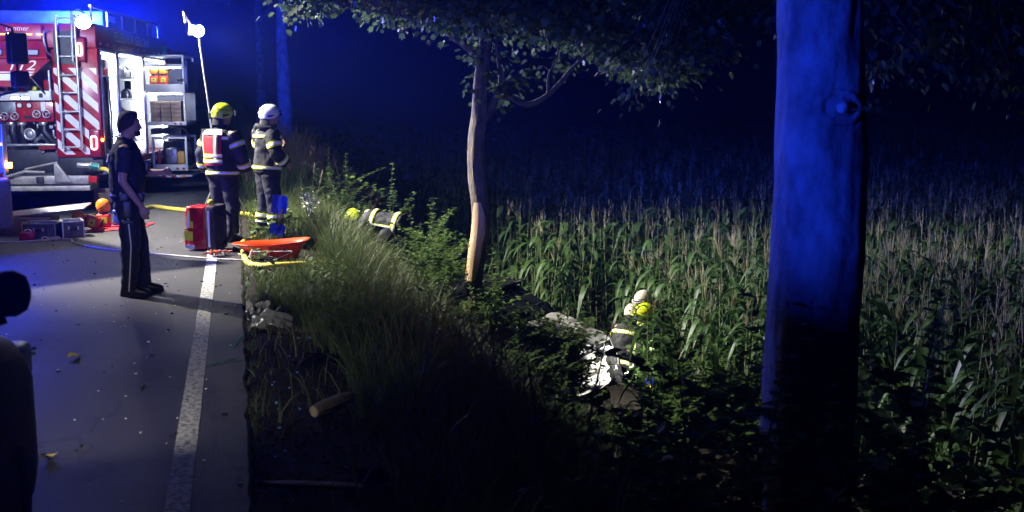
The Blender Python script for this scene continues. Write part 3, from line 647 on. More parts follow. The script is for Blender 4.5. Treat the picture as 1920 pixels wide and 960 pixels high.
br = [float(np.interp(p.z + zb, [-2, -1.4, -.4, .4, 1.05, 1.6, 2.05, 2.55, 4, 6, 8.5], [.44, .32, .275, .268, .266, .258, .243, .23, .2, .15, .05])) for p in bp_]
M_BEECH = mat('smooth_bark', (0.10, 0.10, 0.095), .75, color2=(0.30, 0.29, 0.27), vscale=3.4, bump=.5, bscale=14, stretch=(1.7, 1.7, 1.0))
trunk_mesh(bp_, br, 120, 0.016, 0.010, knot, 2.6).build('trunk', M_BEECH, bt, smooth=True)
ka = Vector((cos(KA), sin(KA), 0)); kc = btp(.0, 1.90) + ka * .262
MB().tube([kc - ka * .03, kc + ka * .015 + Vector((.0, 0, .002)), kc + ka * .03], [.036, .033, .016], 12).build('knot_stub', mat('knot_wood', (.42, .40, .36), .7, var=.4, vscale=40, bump=.6, bscale=60), bt, smooth=True)
tw_ = MB().tube([kc + RT * .05 - Vector((0, 0, .01)), kc + RT * .12 + Vector((0, 0, -.012)), kc + RT * .2 + Vector((0, 0, -.03))], [.009, .006, .003], 6).build('twig', M_TWIG, bt, smooth=True)
V, F = scatter(T_OVAL, [tuple(kc + RT * q + Vector((0, 0, -.015))) for q in (.07, .10, .13, .17, .2, .12)], [(.6, -.5, .1), (.8, -.2, .3), (.5, -.7, -.2), (.9, -.3, .1), (.9, 0, -.2), (.3, -.9, .2)], [(-.3, -.8, .6)] * 6, [.045, .05, .04, .05, .06, .05])
np_mesh('twig_leaves', V, F, M_MAPLE, bt)['kind'] = 'stuff'
bl = []
for pts in ([btp(-.05, 3.9), btp(.8, 4.6) + FWD * .9, btp(1.9, 4.7) + FWD * 2.6, btp(3.0, 4.0) + FWD * 4.2], [btp(-.06, 4.6), btp(1.4, 5.2) + FWD * .6, btp(3.0, 4.8) + FWD * 2.2, btp(4.2, 3.9) + FWD * 3.4], [btp(-.08, 5.2), btp(-1.2, 5.9) + FWD * 1.2, btp(-2.2, 6.2) + FWD * 2], [btp(-.08, 5.6), btp(.4, 6.4) - FWD * 1.4, btp(.9, 6.8) - FWD * 2.4], [btp(-.05, 4.2), btp(.3, 4.4) + FWD * 1.6, btp(.2, 3.7) + FWD * 3.2]):
    q = smoothpath(pts, 6); bl.append(q); MB().tube(q, [.075 * (1 - .8 * i / (len(q) - 1)) for i in range(len(q))], 8).build('branch', M_BEECH, bt, smooth=True)
cen = []
for i in range(420):
    u = random.uniform(.4, 4.8); w = random.uniform(.9, 3.8); lo = 2.0 + .35 * abs(noise.noise(Vector((u * 1.4, w, 4)))) + .55 * max(0, 1.5 - u)
    if noise.noise(Vector((u * 1.1, w * .9, 2))) < -.2: continue
    cen.append(btp(u, lo + 2.6 * random.random() ** 1.4) + FWD * w)
for i in range(160):
    a = random.uniform(0, 6.28); r_ = random.uniform(.6, 3.0); cen.append(btp(cos(a) * r_, random.uniform(5.4, 8.2)) + FWD * (sin(a) * r_))
for i in range(14): cen.append(btp(-.35 + random.gauss(0, .15), random.uniform(1.9, 2.9)) + FWD * random.uniform(4.2, 5.2))
crown(bt, cen, 22, 0.085, .17, T_OVAL, leafmat('beech_leaf', (.03, .06, .04), (.07, .11, .07), .35, .25, 1.2), bl)

# --- avenue trees further along the road
for (x, y, r_, lab) in ((1.75, 41.0, .27, 'distant straight trunk showing faintly blue behind the white helmet'), (1.35, 60.0, .27, 'farthest faint trunk, left of the other distant one')):
    o = empty('avenue_tree', (x, y, gz(x, y)), 0, lab, 'tree', 'trees along the road')
    pts = smoothpath([Vector((0, 0, -.1)), Vector((.03, 0, 2.5)), Vector((.0, .05, 5)), Vector((.1, 0, 9)), Vector((.0, 0, 12))], 4)
    trunk_mesh(pts, [float(np.interp(i, [0, 1, 16], [r_ * 1.5, r_ * 1.1, r_ * .3])) for i in range(len(pts))], 16, .3, .01).build('trunk', M_BEECH, o, smooth=True)
    lm = []
    for k in range(6):
        a = k * 1.05; q = smoothpath([Vector((0, 0, 6.0 + k * .6)), Vector((cos(a) * 1.4, sin(a) * 1.4, 7.4 + k * .6)), Vector((cos(a) * 3, sin(a) * 3, 8.2 + k * .6))], 4); lm.append(q)
        MB().tube(q, [.09 * (1 - .8 * i / (len(q) - 1)) for i in range(len(q))], 6).build('branch', M_BEECH, o, smooth=True)
    cen = [Vector((random.gauss(0, 1.7), random.gauss(0, 1.7), random.uniform(7, 13))) for _ in range(150)]
    crown(o, cen, 14, .22, .4, T_OVAL, MATS['beech_leaf'], lm, .012)

# ------------------------------------------------------------------ vehicle materials
M_RED = mat('fire_red_paint', (0.36, 0.010, 0.018), .3, var=.3, vscale=5, coat=.4)
M_DEEP = mat('deep_red_paint', (0.30, 0.01, 0.02), .35, var=.15, vscale=4, coat=.3)
M_WHITE = mat('white_paint', (0.78, 0.78, 0.78), .4, var=.06, vscale=5)
M_LINER = mat('locker_liner', (0.66, 0.68, 0.70), .45, var=.12, vscale=7)
M_ALU = mat('brushed_aluminium', (0.55, 0.56, 0.58), .36, 0.75, var=.18, vscale=9, bump=.08, bscale=80)
M_DALU = mat('dirty_aluminium', (0.42, 0.38, 0.34), .5, .5, var=.3, vscale=7, bump=.15, bscale=50)
M_BLACK = mat('black_plastic', (0.012, 0.012, 0.014), .45, var=.2, vscale=10)
M_RUBBER = mat('tyre_rubber', (0.014, 0.014, 0.015), .8, var=.3, vscale=20, bump=.3, bscale=60)
M_DARK = mat('dark_metal', (0.04, 0.042, 0.048), .5, .3, var=.3, vscale=8)
M_STEEL = mat('grey_steel', (0.22, 0.24, 0.28), .4, .6, var=.3, vscale=8)
M_GLASS = mat('dark_glass', (0.006, 0.007, 0.01), .06, spec=.8)
M_YEL = mat('signal_yellow', (0.62, 0.62, 0.02), .45, var=.08)
M_LENS = mat('flood_lens', (1, 1, 1), .3, emit=(0.95, 0.97, 1.0), estr=160)
M_LED = mat('locker_led', (1, 1, 1), .3, emit=(0.82, 0.90, 1.0), estr=48)
M_TAIL = mat('tail_lamp_lit', (0.8, 0.2, 0.15), .3, emit=(1.0, 0.42, 0.30), estr=7)
M_AMBER = mat('amber_lamp_lit', (1, .4, .05), .3, emit=(1.0, 0.30, 0.02), estr=30)
M_AMB2 = mat('amber_dots_lit', (1, .4, .05), .3, emit=(1.0, 0.45, 0.15), estr=1.6)
M_BLENS = mat('blue_beacon_lit', (0.02, .08, .9), .15, emit=(0.02, 0.10, 1.0), estr=22)
M_ORLENS = mat('orange_lens', (0.75, 0.20, 0.015), .25, var=.25, vscale=22, coat=.6)
M_BLUEP = mat('blue_plastic', (0.012, 0.035, 0.34), .4, var=.2, vscale=9)
M_TEXT = mat('white_lettering', (0.8, 0.8, 0.8), .5)

def wheel(parent, c, r=.5, w=.3, ax=(1, 0, 0), dual=False):
    ax = Vector(ax); c = Vector(c)
    prof = [(0.55, -.5), (.72, -.52), (.93, -.48), (1.0, -.36), (1.0, .36), (.93, .48), (.72, .52), (.55, .5)]
    u = ax.orthogonal().normalized(); v = ax.cross(u); n = 28
    rings = [[c + (u * cos(2 * pi * k / n) + v * sin(2 * pi * k / n)) * r * p[0] + ax * (w * p[1]) for p in prof] for k in range(n)]; rings.append(rings[0])
    g = MB(); m = len(prof); vs = [q for r_ in rings for q in r_]
    g.add(vs, [(i * m + j, (i + 1) * m + j, (i + 1) * m + (j + 1) % m, i * m + (j + 1) % m) for i in range(n) for j in range(m)])
    for k in range(n):                                               # tread blocks
        a = 2 * pi * (k + .5) / n; d = u * cos(a) + v * sin(a); t = -u * sin(a) + v * cos(a)
        for s_ in (-.22, .22):
            q = c + d * r + ax * (w * s_); g.add([q - t * .03 - ax * w * .17, q + t * .03 - ax * w * .17, q + t * .03 + ax * w * .17, q - t * .03 + ax * w * .17, q - t * .03 - ax * w * .17 + d * .012, q + t * .03 - ax * w * .17 + d * .012, q + t * .03 + ax * w * .17 + d * .012, q - t * .03 + ax * w * .17 + d * .012], [(4, 5, 6, 7), (0, 1, 5, 4), (1, 2, 6, 5), (2, 3, 7, 6), (3, 0, 4, 7)])
    ty = g.build('wheel', M_RUBBER, parent, smooth=True)
    MB().cyl(c - ax * w * .3, c + ax * w * .34, r * .56, n=20).cyl(c + ax * w * .34, c + ax * w * .45, r * .22, r * .16, n=14).build('rim', M_DALU, ty, bevel=.01)
    return ty
def clip_poly(P, x0, x1, z0, z1):
    for ax_, lim, sg in ((0, x0, 1), (0, x1, -1), (1, z0, 1), (1, z1, -1)):
        out = []
        for i in range(len(P)):
            a, b = P[i], P[(i + 1) % len(P)]; ia = (a[ax_] - lim) * sg >= 0; ib = (b[ax_] - lim) * sg >= 0
            if ia: out.append(a)
            if ia != ib:
                t = (lim - a[ax_]) / (b[ax_] - a[ax_]); out.append((a[0] + t * (b[0] - a[0]), a[1] + t * (b[1] - a[1])))
        P = out
        if not P: return []
    return P

# ------------------------------------------------------------------ the fire engine seen from behind
FE = empty('fire_engine', (-2.20, 19.27, 0), -R(8), 'red fire engine with striped rear, ladder and open lit side lockers', 'fire engine')
def fx(px): return (px - 187) / 111.0
def fz(py): return 1.98 - (py - 174) / 111.0
g = MB(); g.box(-2.3, -.2, .1, 8.0, .45, .72); g.box(-2.0, -.5, -.1, .1, .38, .6); g.build('chassis', M_DARK, FE, bevel=.02)
g = MB()
g.box(-2.5, -.02, .02, 5.6, 2.72, 3.12)                               # roof box
g.box(-2.5, -.72, .92, 5.6, .74, 2.719)                               # core behind the lockers
g.box(-2.5, -1.92, .02, .919, .74, 2.719)
for y0, y1 in ((.02, .14), (1.24, 1.33), (3.28, 3.37), (5.45, 5.6)): g.box(-.719, 0, y0, y1, .74, 2.719)
g.box(-.72, -.002, .141, 5.449, .66, .78); g.box(-.719, -.6, .03, .92, .79, 2.718)
g.build('body', M_RED, FE, bevel=.012)
g = MB()
for y0, y1 in ((.15, 1.23), (1.34, 3.27), (3.38, 5.44)): g.box(-.715, -.69, y0, y1, .79, 2.70); g.box(-.69, -.02, y1 - .012, y1, .79, 2.70); g.box(-.69, -.02, y0, y0 + .012, .79, 2.70); g.box(-.69, -.02, y0 + .02, y1 - .02, 2.69, 2.715)
g.build('locker_liner', M_LINER, FE)
for y in (.15, 1.21, 1.345, 3.25, 3.39, 5.42): MB().box(-.03, .012, y - .015, y + .02, .78, 2.72).build('shutter_rail', M_ALU, FE, bevel=.004)
for y0, y1 in ((.2, 1.2), (1.4, 3.2), (3.45, 5.4)):
    MB().cyl((-.06, y0, 2.66), (-.06, y1, 2.66), .018, n=8).build('led_strip', M_LED, FE)
    MB().cyl((-.10, y1 - .05, .9), (-.10, y1 - .05, 2.6), .014, n=8).build('led_strip', M_LED, FE)
    MB().cyl((-.05, y0, 2.70), (-.05, y1, 2.70), .045, n=14).build('rolled_shutter', M_ALU, FE, smooth=True)
# lower edge trims and step
MB().box(-.1, .03, .0, 5.6, .60, .655).build('side_sill', M_ALU, FE, bevel=.01)
MB().box(-2.5, -.02, 5.75, 7.9, .6, 3.0).build('cab', M_RED, FE, bevel=.12, seg=4)
MB().box(-.03, .0, 6.1, 7.3, 1.65, 2.55).build('cab_window', M_GLASS, FE, bevel=.01)
wheel(FE, (-.25, 2.3, .5), .5, .32); wheel(FE, (-2.25, 2.3, .5), .5, .32); wheel(FE, (-.25, 6.7, .5), .5, .3); wheel(FE, (-2.25, 6.7, .5), .5, .3)
# rivets, rail and lettering along the roof box
for k in range(12): MB().cyl((-.02, .25 + k * .46, 2.80), (.006, .25 + k * .46, 2.80), .018, n=8).build('rivet', M_WHITE, FE)
rr = MB().tube([(-.12, .15, 3.42), (-.12, 5.5, 3.42)], .028, 8)
for k in range(6): rr.tube([(-.12, .2 + k * 1.05, 3.1), (-.12, .2 + k * 1.05, 3.42)], .018, 6)
rr.build('roof_rail', M_ALU, FE, smooth=True)
MB().box(-2.3, -.2, 1.3, 5.3, 3.121, 3.42).build('roof_locker', M_DARK, FE, bevel=.03)  # widened across the roof to block the front beacon's light towards the road
MB().box(-.199, -.19, 1.4, 2.1, 3.25, 3.36).build('roof_plate', M_WHITE, FE)
text('lettering', 'FEUERWEHR ISERLOHN', .25, M_TEXT, FE, facing((.001 - .02 + .02, 2.55, 2.88), (0, 1, 0), (0, 0, 1)), sx=1.05)
MB().box(-.02, .03, 5.3, 5.6, 2.82, 3.0).build('marker_plate', mat('green_plate', (.02, .3, .18), .4), FE, bevel=.005)
# locker contents near the opening
rd = random.Random(11)
def locker_item(g, x, y, z, s, kind):
    if kind == 0: g.box(x - s, x + s, y - s, y + s, z, z + s * 1.6)
    elif kind == 1: g.cyl((x, y - s, z + s), (x, y + s, z + s), s, n=12)
    elif kind == 2: g.torus((x, y, z + s), (0, 1, 0), s, s * .3, 14, 6)
    else: g.cyl((x, y, z), (x, y, z + s * 3), s * .6, n=10)
for (y0, y1, shelves) in ((.2, 1.18, (1.2, 2.25)), (1.4, 3.2, (1.05, 1.45, 1.85, 2.25))):
    for z in shelves: MB().box(-.68, -.03, y0, y1, z, z + .025).build('shelf', M_ALU, FE)
    zs = (.79,) + shelves
    for z in zs:
        for k in range(5):
            g = MB(); y = y0 + .1 + (y1 - y0 - .2) * (k + rd.random() * .5) / 5; s = rd.uniform(.06, .11)
            locker_item(g, -.14 - rd.random() * .12, y, z + .03, s, rd.choice((0, 0, 1, 2, 3))); g.build('equipment', rd.choice((M_STEEL, M_STEEL, M_WHITE, M_ALU, M_BLACK, M_RED)), FE, bevel=.008)
for k, y in enumerate((.45, .62, .8, 1.0)): MB().tube([(-.1, y, .82), (-.08, y + .02, 1.6), (-.12, y, 2.55)], [.03, .022, .03], 8).build('hose_pipe', (M_WHITE, M_STEEL, M_BLACK, M_ALU)[k], FE, smooth=True)
# swung-out cabinet with shelf, and the generator slide below
CAB = MB(); x0, x1, y0, y1 = -.05, .74, 3.55, 4.7
for z, t in ((2.70, .035), (2.50, .05), (1.98, .17), (1.33, .07)): CAB.box(x0, x1, y0, y1, z, z + t)
for x in (x1 - .04,):
    for y in (y0 + .002, y1 - .04): CAB.box(x, x + .038, y, y + .038, 1.401, 1.979); CAB.box(x, x + .038, y, y + .038, 2.151, 2.499); CAB.box(x, x + .038, y, y + .038, 2.551, 2.699)
CAB.box(x0, x1 - .001, y1 - .03, y1 - .001, 1.401, 1.978); CAB.box(x0, x1 - .001, y1 - .03, y1 - .001, 2.151, 2.498)
CAB.build('cabinet', M_WHITE, FE, bevel=.006)
MB().cyl((x0 + .05, y0 + .08, 2.48), (x1 - .08, y0 + .08, 2.48), .014, n=8).build('led_strip', M_LED, FE)
MB().cyl((x0 + .05, y0 + .08, 1.96), (x1 - .08, y0 + .08, 1.96), .012, n=8).build('led_strip', M_LED, FE)
MB().box(x1 + .001, x1 + .05, y0 + .1, y1, 2.0, 2.62).build('cabinet_edge', M_BLUEP, FE, bevel=.01)
MB().tube([(.3, y0 - .01, 2.5), (.36, y0 - .03, 2.44), (.45, y0 - .03, 2.42), (.5, y0 - .01, 2.5)], .012, 6).build('strap', M_BLACK, FE, smooth=True)
MB().box(.6, .72, y0 - .02, y0 + .01, 2.21, 2.26).build('latch', M_BLACK, FE, bevel=.005)
for k in range(4): MB().box(.5 + k * .055, .545 + k * .055, y0 - .008, y0 - .001, 1.345, 1.385).build('marking', M_RED if k % 2 == 0 else M_WHITE, FE)
fr = MB(); A0, A1, B0, B1, Z0, Z1 = .05, .74, 3.5, 4.6, .42, 1.10
for x in (A0, A1 - .045):
    for y in (B0, B1 - .045): fr.box(x, x + .045, y, y + .045, Z0, Z1)
for y in (B0, B1 - .045): fr.box(A0 + .046, A1 - .046, y, y + .045, Z1 - .045, Z1 - .001); fr.box(A0 + .046, A1 - .046, y, y + .045, Z0 + .001, Z0 + .12)
fr.box(A0 + .01, A1 - .01, B0 + .05, B1 - .05, Z0 + .02, Z0 + .06); fr.build('slide_frame', M_WHITE, FE, bevel=.006)
g = MB().box(.28, .5, 3.7, 4.2, .55, .86).cyl((.38, 3.66, .74), (.38, 3.70, .74), .05, n=14); g.build('generator', M_ALU, FE, bevel=.02)
MB().box(.52, .66, 3.62, 4.0, .54, .80).build('yellow_case', mat('case_yellow', (.6, .33, .03), .5), FE, bevel=.01)
MB().cyl((.17, 3.62, .54), (.17, 3.62, .78), .04, n=12).cyl((.17, 3.62, .78), (.17, 3.62, .84), .02, n=10).build('extinguisher', M_RED, FE, bevel=.01)
MB().box(.1, .7, 4.3, 4.5, .5, .98).build('engine_block', M_DARK, FE, bevel=.03)
g = MB(); g.tube([(.2, 3.6, 1.22), (.45, 3.55, 1.3), (.7, 3.6, 1.25), (.78, 3.65, 1.05)], .02, 6); g.box(.0, .6, 3.7, 4.4, 1.15, 1.26); g.build('cable_reel', M_BLACK, FE, smooth=True)
for k in range(4): MB().box(.45 + k * .06, .5 + k * .06, B0 - .008, B0 - .001, Z0 + .02, Z0 + .06).build('marking', M_RED if k % 2 else M_WHITE, FE)
MB().box(.02, .85, 3.3, 5.0, .30, .34).build('fold_step', M_ALU, FE, bevel=.008)
for k in range(5): MB().box(.25 + k * .1, .34 + k * .1, 3.288, 3.298, .30, .34).build('marking', (M_RED, M_WHITE, M_RED, M_WHITE, M_ORLENS)[k], FE)
# striped rear panel, stripe by stripe
px0, px1, pz0, pz1 = -.74, -.001, .91, 2.69
MB().box(px0, px1, -.012, .018, pz0, pz1).build('rear_panel', M_RED, FE, bevel=.004)
for k in range(-4, 9):
    zc = 1.0 + k * .31; P = clip_poly([(px0, zc + .74 * .95), (px0, zc + .74 * .95 + .155), (px1, zc + .155), (px1, zc)], px0 + .02, px1 - .03, pz0 + .04, pz1 - .30)
    if len(P) >= 3:
        for a in range(1): MB().prism(P, -.017, -.0125, 'y').build('stripe', M_WHITE, FE)
MB().box(px0 + .05, -.30, -.024, -.013, 2.45, 3.0).build('upper_panel', M_DARK, FE)
# tail lamps
def ring_lamp(cx, cz, w, h):
    pts = []
    for k in range(20):
        a = 2 * pi * k / 20; pts.append((cx + w * cos(a), -.135, cz + (h - w) * (1 if sin(a) > 0.05 else -1 if sin(a) < -.05 else 0) + w * sin(a)))
    pts.append(pts[0]); return MB().tube(pts, .014, 6, cap=False)
for (a, b, c, d, rx_, rz_, rw, rh) in ((-.335, -.165, fz(118), fz(72), -.25, fz(95), .033, .10), (-.19, .0, fz(294), fz(242), -.105, fz(266), .045, .11)):
    h = MB().box(a, b, -.11, -.018, c, d).build('tail_lamp', mat('lamp_housing', (.25, .012, .05), .25, coat=.4), FE, bevel=.03, seg=3)
    ring_lamp(rx_, rz_, rw, rh).build('light_ring', M_TAIL, h, smooth=True)
MB().cyl((.0, -.05, fz(261)), (.03, -.05, fz(261)), .022, n=10).build('side_marker', M_AMBER, FE)
# ladder
for x in (-.60, -.30): MB().tube([(x, -.14, 1.05), (x, -.14, 3.25)], .022, 10).build('ladder_rail', M_ALU, FE, smooth=True)
for z in (1.08, 1.376, 1.67, 1.98, 2.27, 2.575, 2.90, 3.19): MB().tube([(-.60, -.14, z), (-.30, -.14, z)], .016, 8).build('rung', M_ALU, FE, smooth=True)
for z in (1.2, 2.7): MB().tube([(-.60, -.14, z), (-.60, -.01, z)], .012, 6).tube([(-.30, -.14, z), (-.30, -.01, z)], .012, 6).build('ladder_bracket', M_DARK, FE)
MB().tube([(-.75, -.02, 2.98), (-.80, -.12, 2.98), (-.81, -.13, 2.85), (-.78, -.12, 2.65), (-.75, -.02, 2.60)], .018, 8).build('grab_handle', M_ALU, FE, smooth=True)
MB().tube([(-.16, -.06, 3.28), (-.22, -.16, 3.33), (-.33, -.17, 3.30), (-.35, -.16, 2.9), (-.42 + .06, -.15, 2.5), (-.30, -.12, 2.38), (-.26, -.02, 2.38)], .018, 8).build('grab_handle', M_ALU, FE, smooth=True)
# rear floodlight and beacons
def flood(parent, c, d, w=.15, h=.12, name='floodlight'):
    c = Vector(c); d = Vector(d).normalized(); r_ = d.cross(Vector((0, 0, 1))).normalized(); u = r_.cross(d); M = Matrix(((r_.x, d.x, u.x, c.x), (r_.y, d.y, u.y, c.y), (r_.z, d.z, u.z, c.z), (0, 0, 0, 1)))
    def disc(r0, y): return [M @ Vector((r0 * w * cos(2 * pi * k / 24), y, r0 * h * sin(2 * pi * k / 24))) for k in range(24)]
    b = MB().loft([disc(.5, -.10), disc(.9, -.06), disc(1, .0), disc(1, .025), disc(.9, .025), disc(.88, .012)]).build(name, M_BLACK, parent, smooth=True)
    MB().loft([disc(.87, .014), disc(.8, .03), disc(.4, .042)]).build('lens', M_LENS, b, smooth=True)
    for k in range(5): MB().box(-w + .02 + k * (2 * w - .04) / 4 - .006, -w + .02 + k * (2 * w - .04) / 4 + .006, -.11, -.081, -h + .02, h - .02, M).build('cooling_fin', M_ALU, b)
    return b
flood(FE, (-.16, -.16, 3.13), (.55, -1.0, -.25), .14, .12)
def beacon(parent, c, name='beacon'):
    b = MB().cyl(c, (c[0], c[1], c[2] + .05), .09, n=16).build(name, M_BLACK, parent, bevel=.01)
    MB().loft([[(c[0] + r_ * cos(2 * pi * k / 16), c[1] + r_ * sin(2 * pi * k / 16), c[2] + .051 + z) for k in range(16)] for r_, z in ((.08, 0), (.08, .06), (.065, .10), (.02, .12))]).build('dome', M_BLENS, b, smooth=True)
beacon(FE, (-.5, .8, 3.12)); beacon(FE, (-1.0, 6.4, 3.0)); beacon(FE, (-2.0, 6.4, 3.0))
# raised hatch over the pump
MB().box(-2.42, -.83, -.12, .015, 2.83, 3.1).build('hatch_cap', M_RED, FE, bevel=.03, seg=3)
text('lettering', 'Lentner', .115, M_TEXT, FE, facing((-1.22, -.1225, 2.99), (1, 0, 0), (0, 0, 1)), shear=.2, sx=1.0)
for px in (28, 49, 71, 92): MB().box(fx(px) - .06, fx(px) + .06, -.128, -.121, 2.915, 2.945).build('marker_light', M_AMB2, FE)
def quad(g, a, b, c, d, th):
    a, b, c, d = map(Vector, (a, b, c, d)); n = (b - a).cross(c - a).normalized() * th
    return g.add([a, b, c, d, a - n, b - n, c - n, d - n], [(0, 1, 2, 3), (7, 6, 5, 4), (0, 4, 5, 1), (1, 5, 6, 2), (2, 6, 7, 3), (3, 7, 4, 0)])
quad(MB(), (-2.42, -.38, 2.54), (-.70, -.38, 2.54), (-.83, -.12, 2.828), (-2.42, -.12, 2.828), .03).build('hatch_slope', M_RED, FE, bevel=.006)
for a, b in ((fx(73), fx(93)), (fx(11), fx(30))):
    n = Vector((0, -.288, .26)).normalized() * .004
    p = lambda x, t: Vector((x, -.38 + .26 * t, 2.54 + .288 * t)) + Vector((0, -.74, .67)) * .004
    w_ = quad(MB(), p(a - .02, .12), p(b + .02, .12), p(b, .5), p(a - .04, .5), .003).build('hatch_window', M_BLACK, FE); q = lambda x, t: p(x, t) + Vector((0, -.74, .67)) * .003
    quad(MB(), q(a + .01, .18), q(b - .01, .18), q(b - .02, .44), q(a, .44), .002).build('pane', mat('pale_pane', (.5, .52, .56), .3), w_)
F0, F1 = Vector((0, -.38, 2.52)), Vector((0, -.55, 2.08))
fp = lambda x, t, o=0: Vector((x, 0, 0)) + F0.lerp(F1, t) + Vector((0, -.93, .36)) * o
quad(MB(), fp(-2.42, 1), fp(-1.08, 1), fp(-.66, 0), fp(-2.42, 0), .035).build('hatch_flap', M_DEEP, FE, bevel=.006)
quad(MB(), fp(-2.40, .78, .005), fp(-1.02, .78, .005), fp(-.91, .54, .005), fp(-2.40, .54, .005), .003).build('flap_band', M_WHITE, FE)
quad(MB(), fp(-2.40, .50, .005), fp(-.90, .50, .005), fp(-.88, .46, .005), fp(-2.40, .46, .005), .003).build('flap_line', M_WHITE, FE)
text('lettering', '112', .24, M_TEXT, FE, facing(fp(-1.10, .40, .006), (1, 0, 0), F0 - F1), shear=.25, sx=1.25)
MB().tube([(fx(78), -.45, fz(140)), (fx(95), .05, fz(186))], .014, 6).build('gas_strut', M_BLACK, FE, smooth=True)
MB().tube([(fx(99), -.03, 2.35), (fx(100), -.03, 1.86)], .02, 8).build('door_rail', M_ALU, FE, smooth=True)
# pump compartment
MB().box(-1.915, -.745, .86, .918, .76, 2.70).build('compartment_wall', M_STEEL, FE)
MB().box(-.93, -.80, .1, .5, 2.03, 2.2).build('red_canister', M_RED, FE, bevel=.02)
tr_ = MB().box(-1.70, -.78, -.06, .8, 1.853, 2.015).build('tray', M_WHITE, FE, bevel=.012)
MB().box(-1.42, -1.10, -.068, -.061, 1.87, 1.925).build('handle_recess', M_BLACK, tr_)
for x in (-1.34, -1.18): MB().box(x - .06, x + .06, -.074, -.069, 1.88, 1.91).build('lamp_strip', M_LED, tr_)
for x in (-1.60, -.93): MB().box(x - .03, x + .03, -.066, -.061, 1.9, 1.97).build('catch', M_DARK, tr_)
for (x, m, s, k) in ((-1.58, M_BLACK, .06, 0), (-1.42, M_BLACK, .05, 0), (-1.26, M_RED, .06, 0), (-1.2, M_WHITE, .05, 2), (-1.06, M_YEL, .04, 1), (-1.5, M_WHITE, .04, 0)):
    g = MB(); locker_item(g, x, .05, 2.017, s, k); g.build('equipment', m, FE, bevel=.006)
pp = MB().box(-1.70, -.78, .05, .10, 1.50, 1.845).build('pump_panel', M_RED, FE, bevel=.008)
MB().box(-1.66, -1.38, .04, .049, 1.64, 1.83).build('gauge_plate', M_STEEL, pp, bevel=.004)
for px, py in ((42, 197), (59, 197)):
    q = MB().cyl((fx(px), .01, fz(py)), (fx(px), .049, fz(py)), .045, n=18).build('gauge', M_DARK, pp, bevel=.004); MB().cyl((fx(px), .004, fz(py)), (fx(px), .009, fz(py)), .036, n=18).build('dial', M_WHITE, q)
for px, py in ((15, 217), (33, 217), (72, 213), (90, 213)):
    q = MB().torus((fx(px), -.02, fz(py)), (0, 1, 0), .06, .011, 22, 8).build('handwheel', M_ALU, pp, smooth=True)
    s_ = MB()
    for k in range(3): a = k * 2.09 + .4; s_.tube([(fx(px), -.02, fz(py)), (fx(px) + .06 * cos(a), -.02, fz(py) + .06 * sin(a))], .008, 6)
    s_.cyl((fx(px), -.025, fz(py)), (fx(px), .05, fz(py)), .02, n=10).build('spindle', M_ALU, q)
MB().box(fx(79), fx(87), .035, .049, fz(208), fz(190)).build('instruction_tag', M_WHITE, pp)
for k, (px, py) in enumerate(((47, 210), (58, 210))): MB().cyl((fx(px), .02, fz(py)), (fx(px), .049, fz(py)), .015, n=10).build('indicator', M_RED, pp)
MB().box(fx(48), fx(62), .03, .049, fz(222), fz(216)).build('switch_plate', M_BLACK, pp)
o_ = MB().torus((fx(57), .0, fz(250)), (0, 1, 0), .085, .022, 26, 8).build('pump_outlet', M_ALU, FE, smooth=True)
MB().cyl((fx(57), .0, fz(250)), (fx(57), .3, fz(250)), .075, n=20).build('cap', M_STEEL, o_, bevel=.01)
MB().cyl((fx(57), -.012, fz(250)), (fx(57), -.001, fz(250)), .045, n=20).build('boss', M_ALU, o_, bevel=.004)
for px in (25, 42, 82): MB().tube([(fx(px), .1, fz(230)), (fx(px), .05, fz(245)), (fx(px) + (.03 if px < 60 else .1), .06, fz(262)), (fx(px) + (.0 if px < 60 else .22), .12, fz(268))], .065, 12).build('suction_hose', M_BLACK, FE, smooth=True)
for px in (22, 41, 80): MB().cyl((fx(px), .09, fz(234)), (fx(px), .09, fz(228)), .075, n=16).build('hose_coupling', M_ALU, FE, bevel=.006)
for k, (px, py, w) in enumerate(((70, 240, 6), (76, 255, 5), (95, 240, 7), (98, 255, 8), (18, 240, 4), (90, 262, 6), (12, 252, 5), (64, 232, 4), (103, 236, 5), (100, 262, 5))):
    g = MB(); locker_item(g, fx(px), .06, fz(py), w / 222, (3, 1, 0)[k % 3]); g.build('fitting', (M_ALU, M_STEEL, M_DALU)[k % 3], FE, bevel=.004)
MB().box(fx(4), fx(11), .0, .08, fz(252), fz(238)).build('red_fitting', M_RED, FE, bevel=.02)
MB().box(-1.90, -.76, -.03, .12, fz(272), fz(268)).build('ledge', M_ALU, FE, bevel=.005)
MB().box(fx(72), -.76, -.034, .11, fz(278), fz(273)).build('ledge_strip', M_DEEP, FE)
MB().box(-1.90, -.76, .1, .16, .62, fz(279)).build('lower_panel', M_DARK, FE, bevel=.01)
for px in (76, 103): MB().cyl((fx(px), .05, fz(282)), (fx(px), .1, fz(282)), .035, n=14).build('knob', M_ALU, FE, bevel=.006)
MB().box(-.74, .0, .0, .3, .60, .905).build('rear_skirt', M_DARK, FE, bevel=.02)
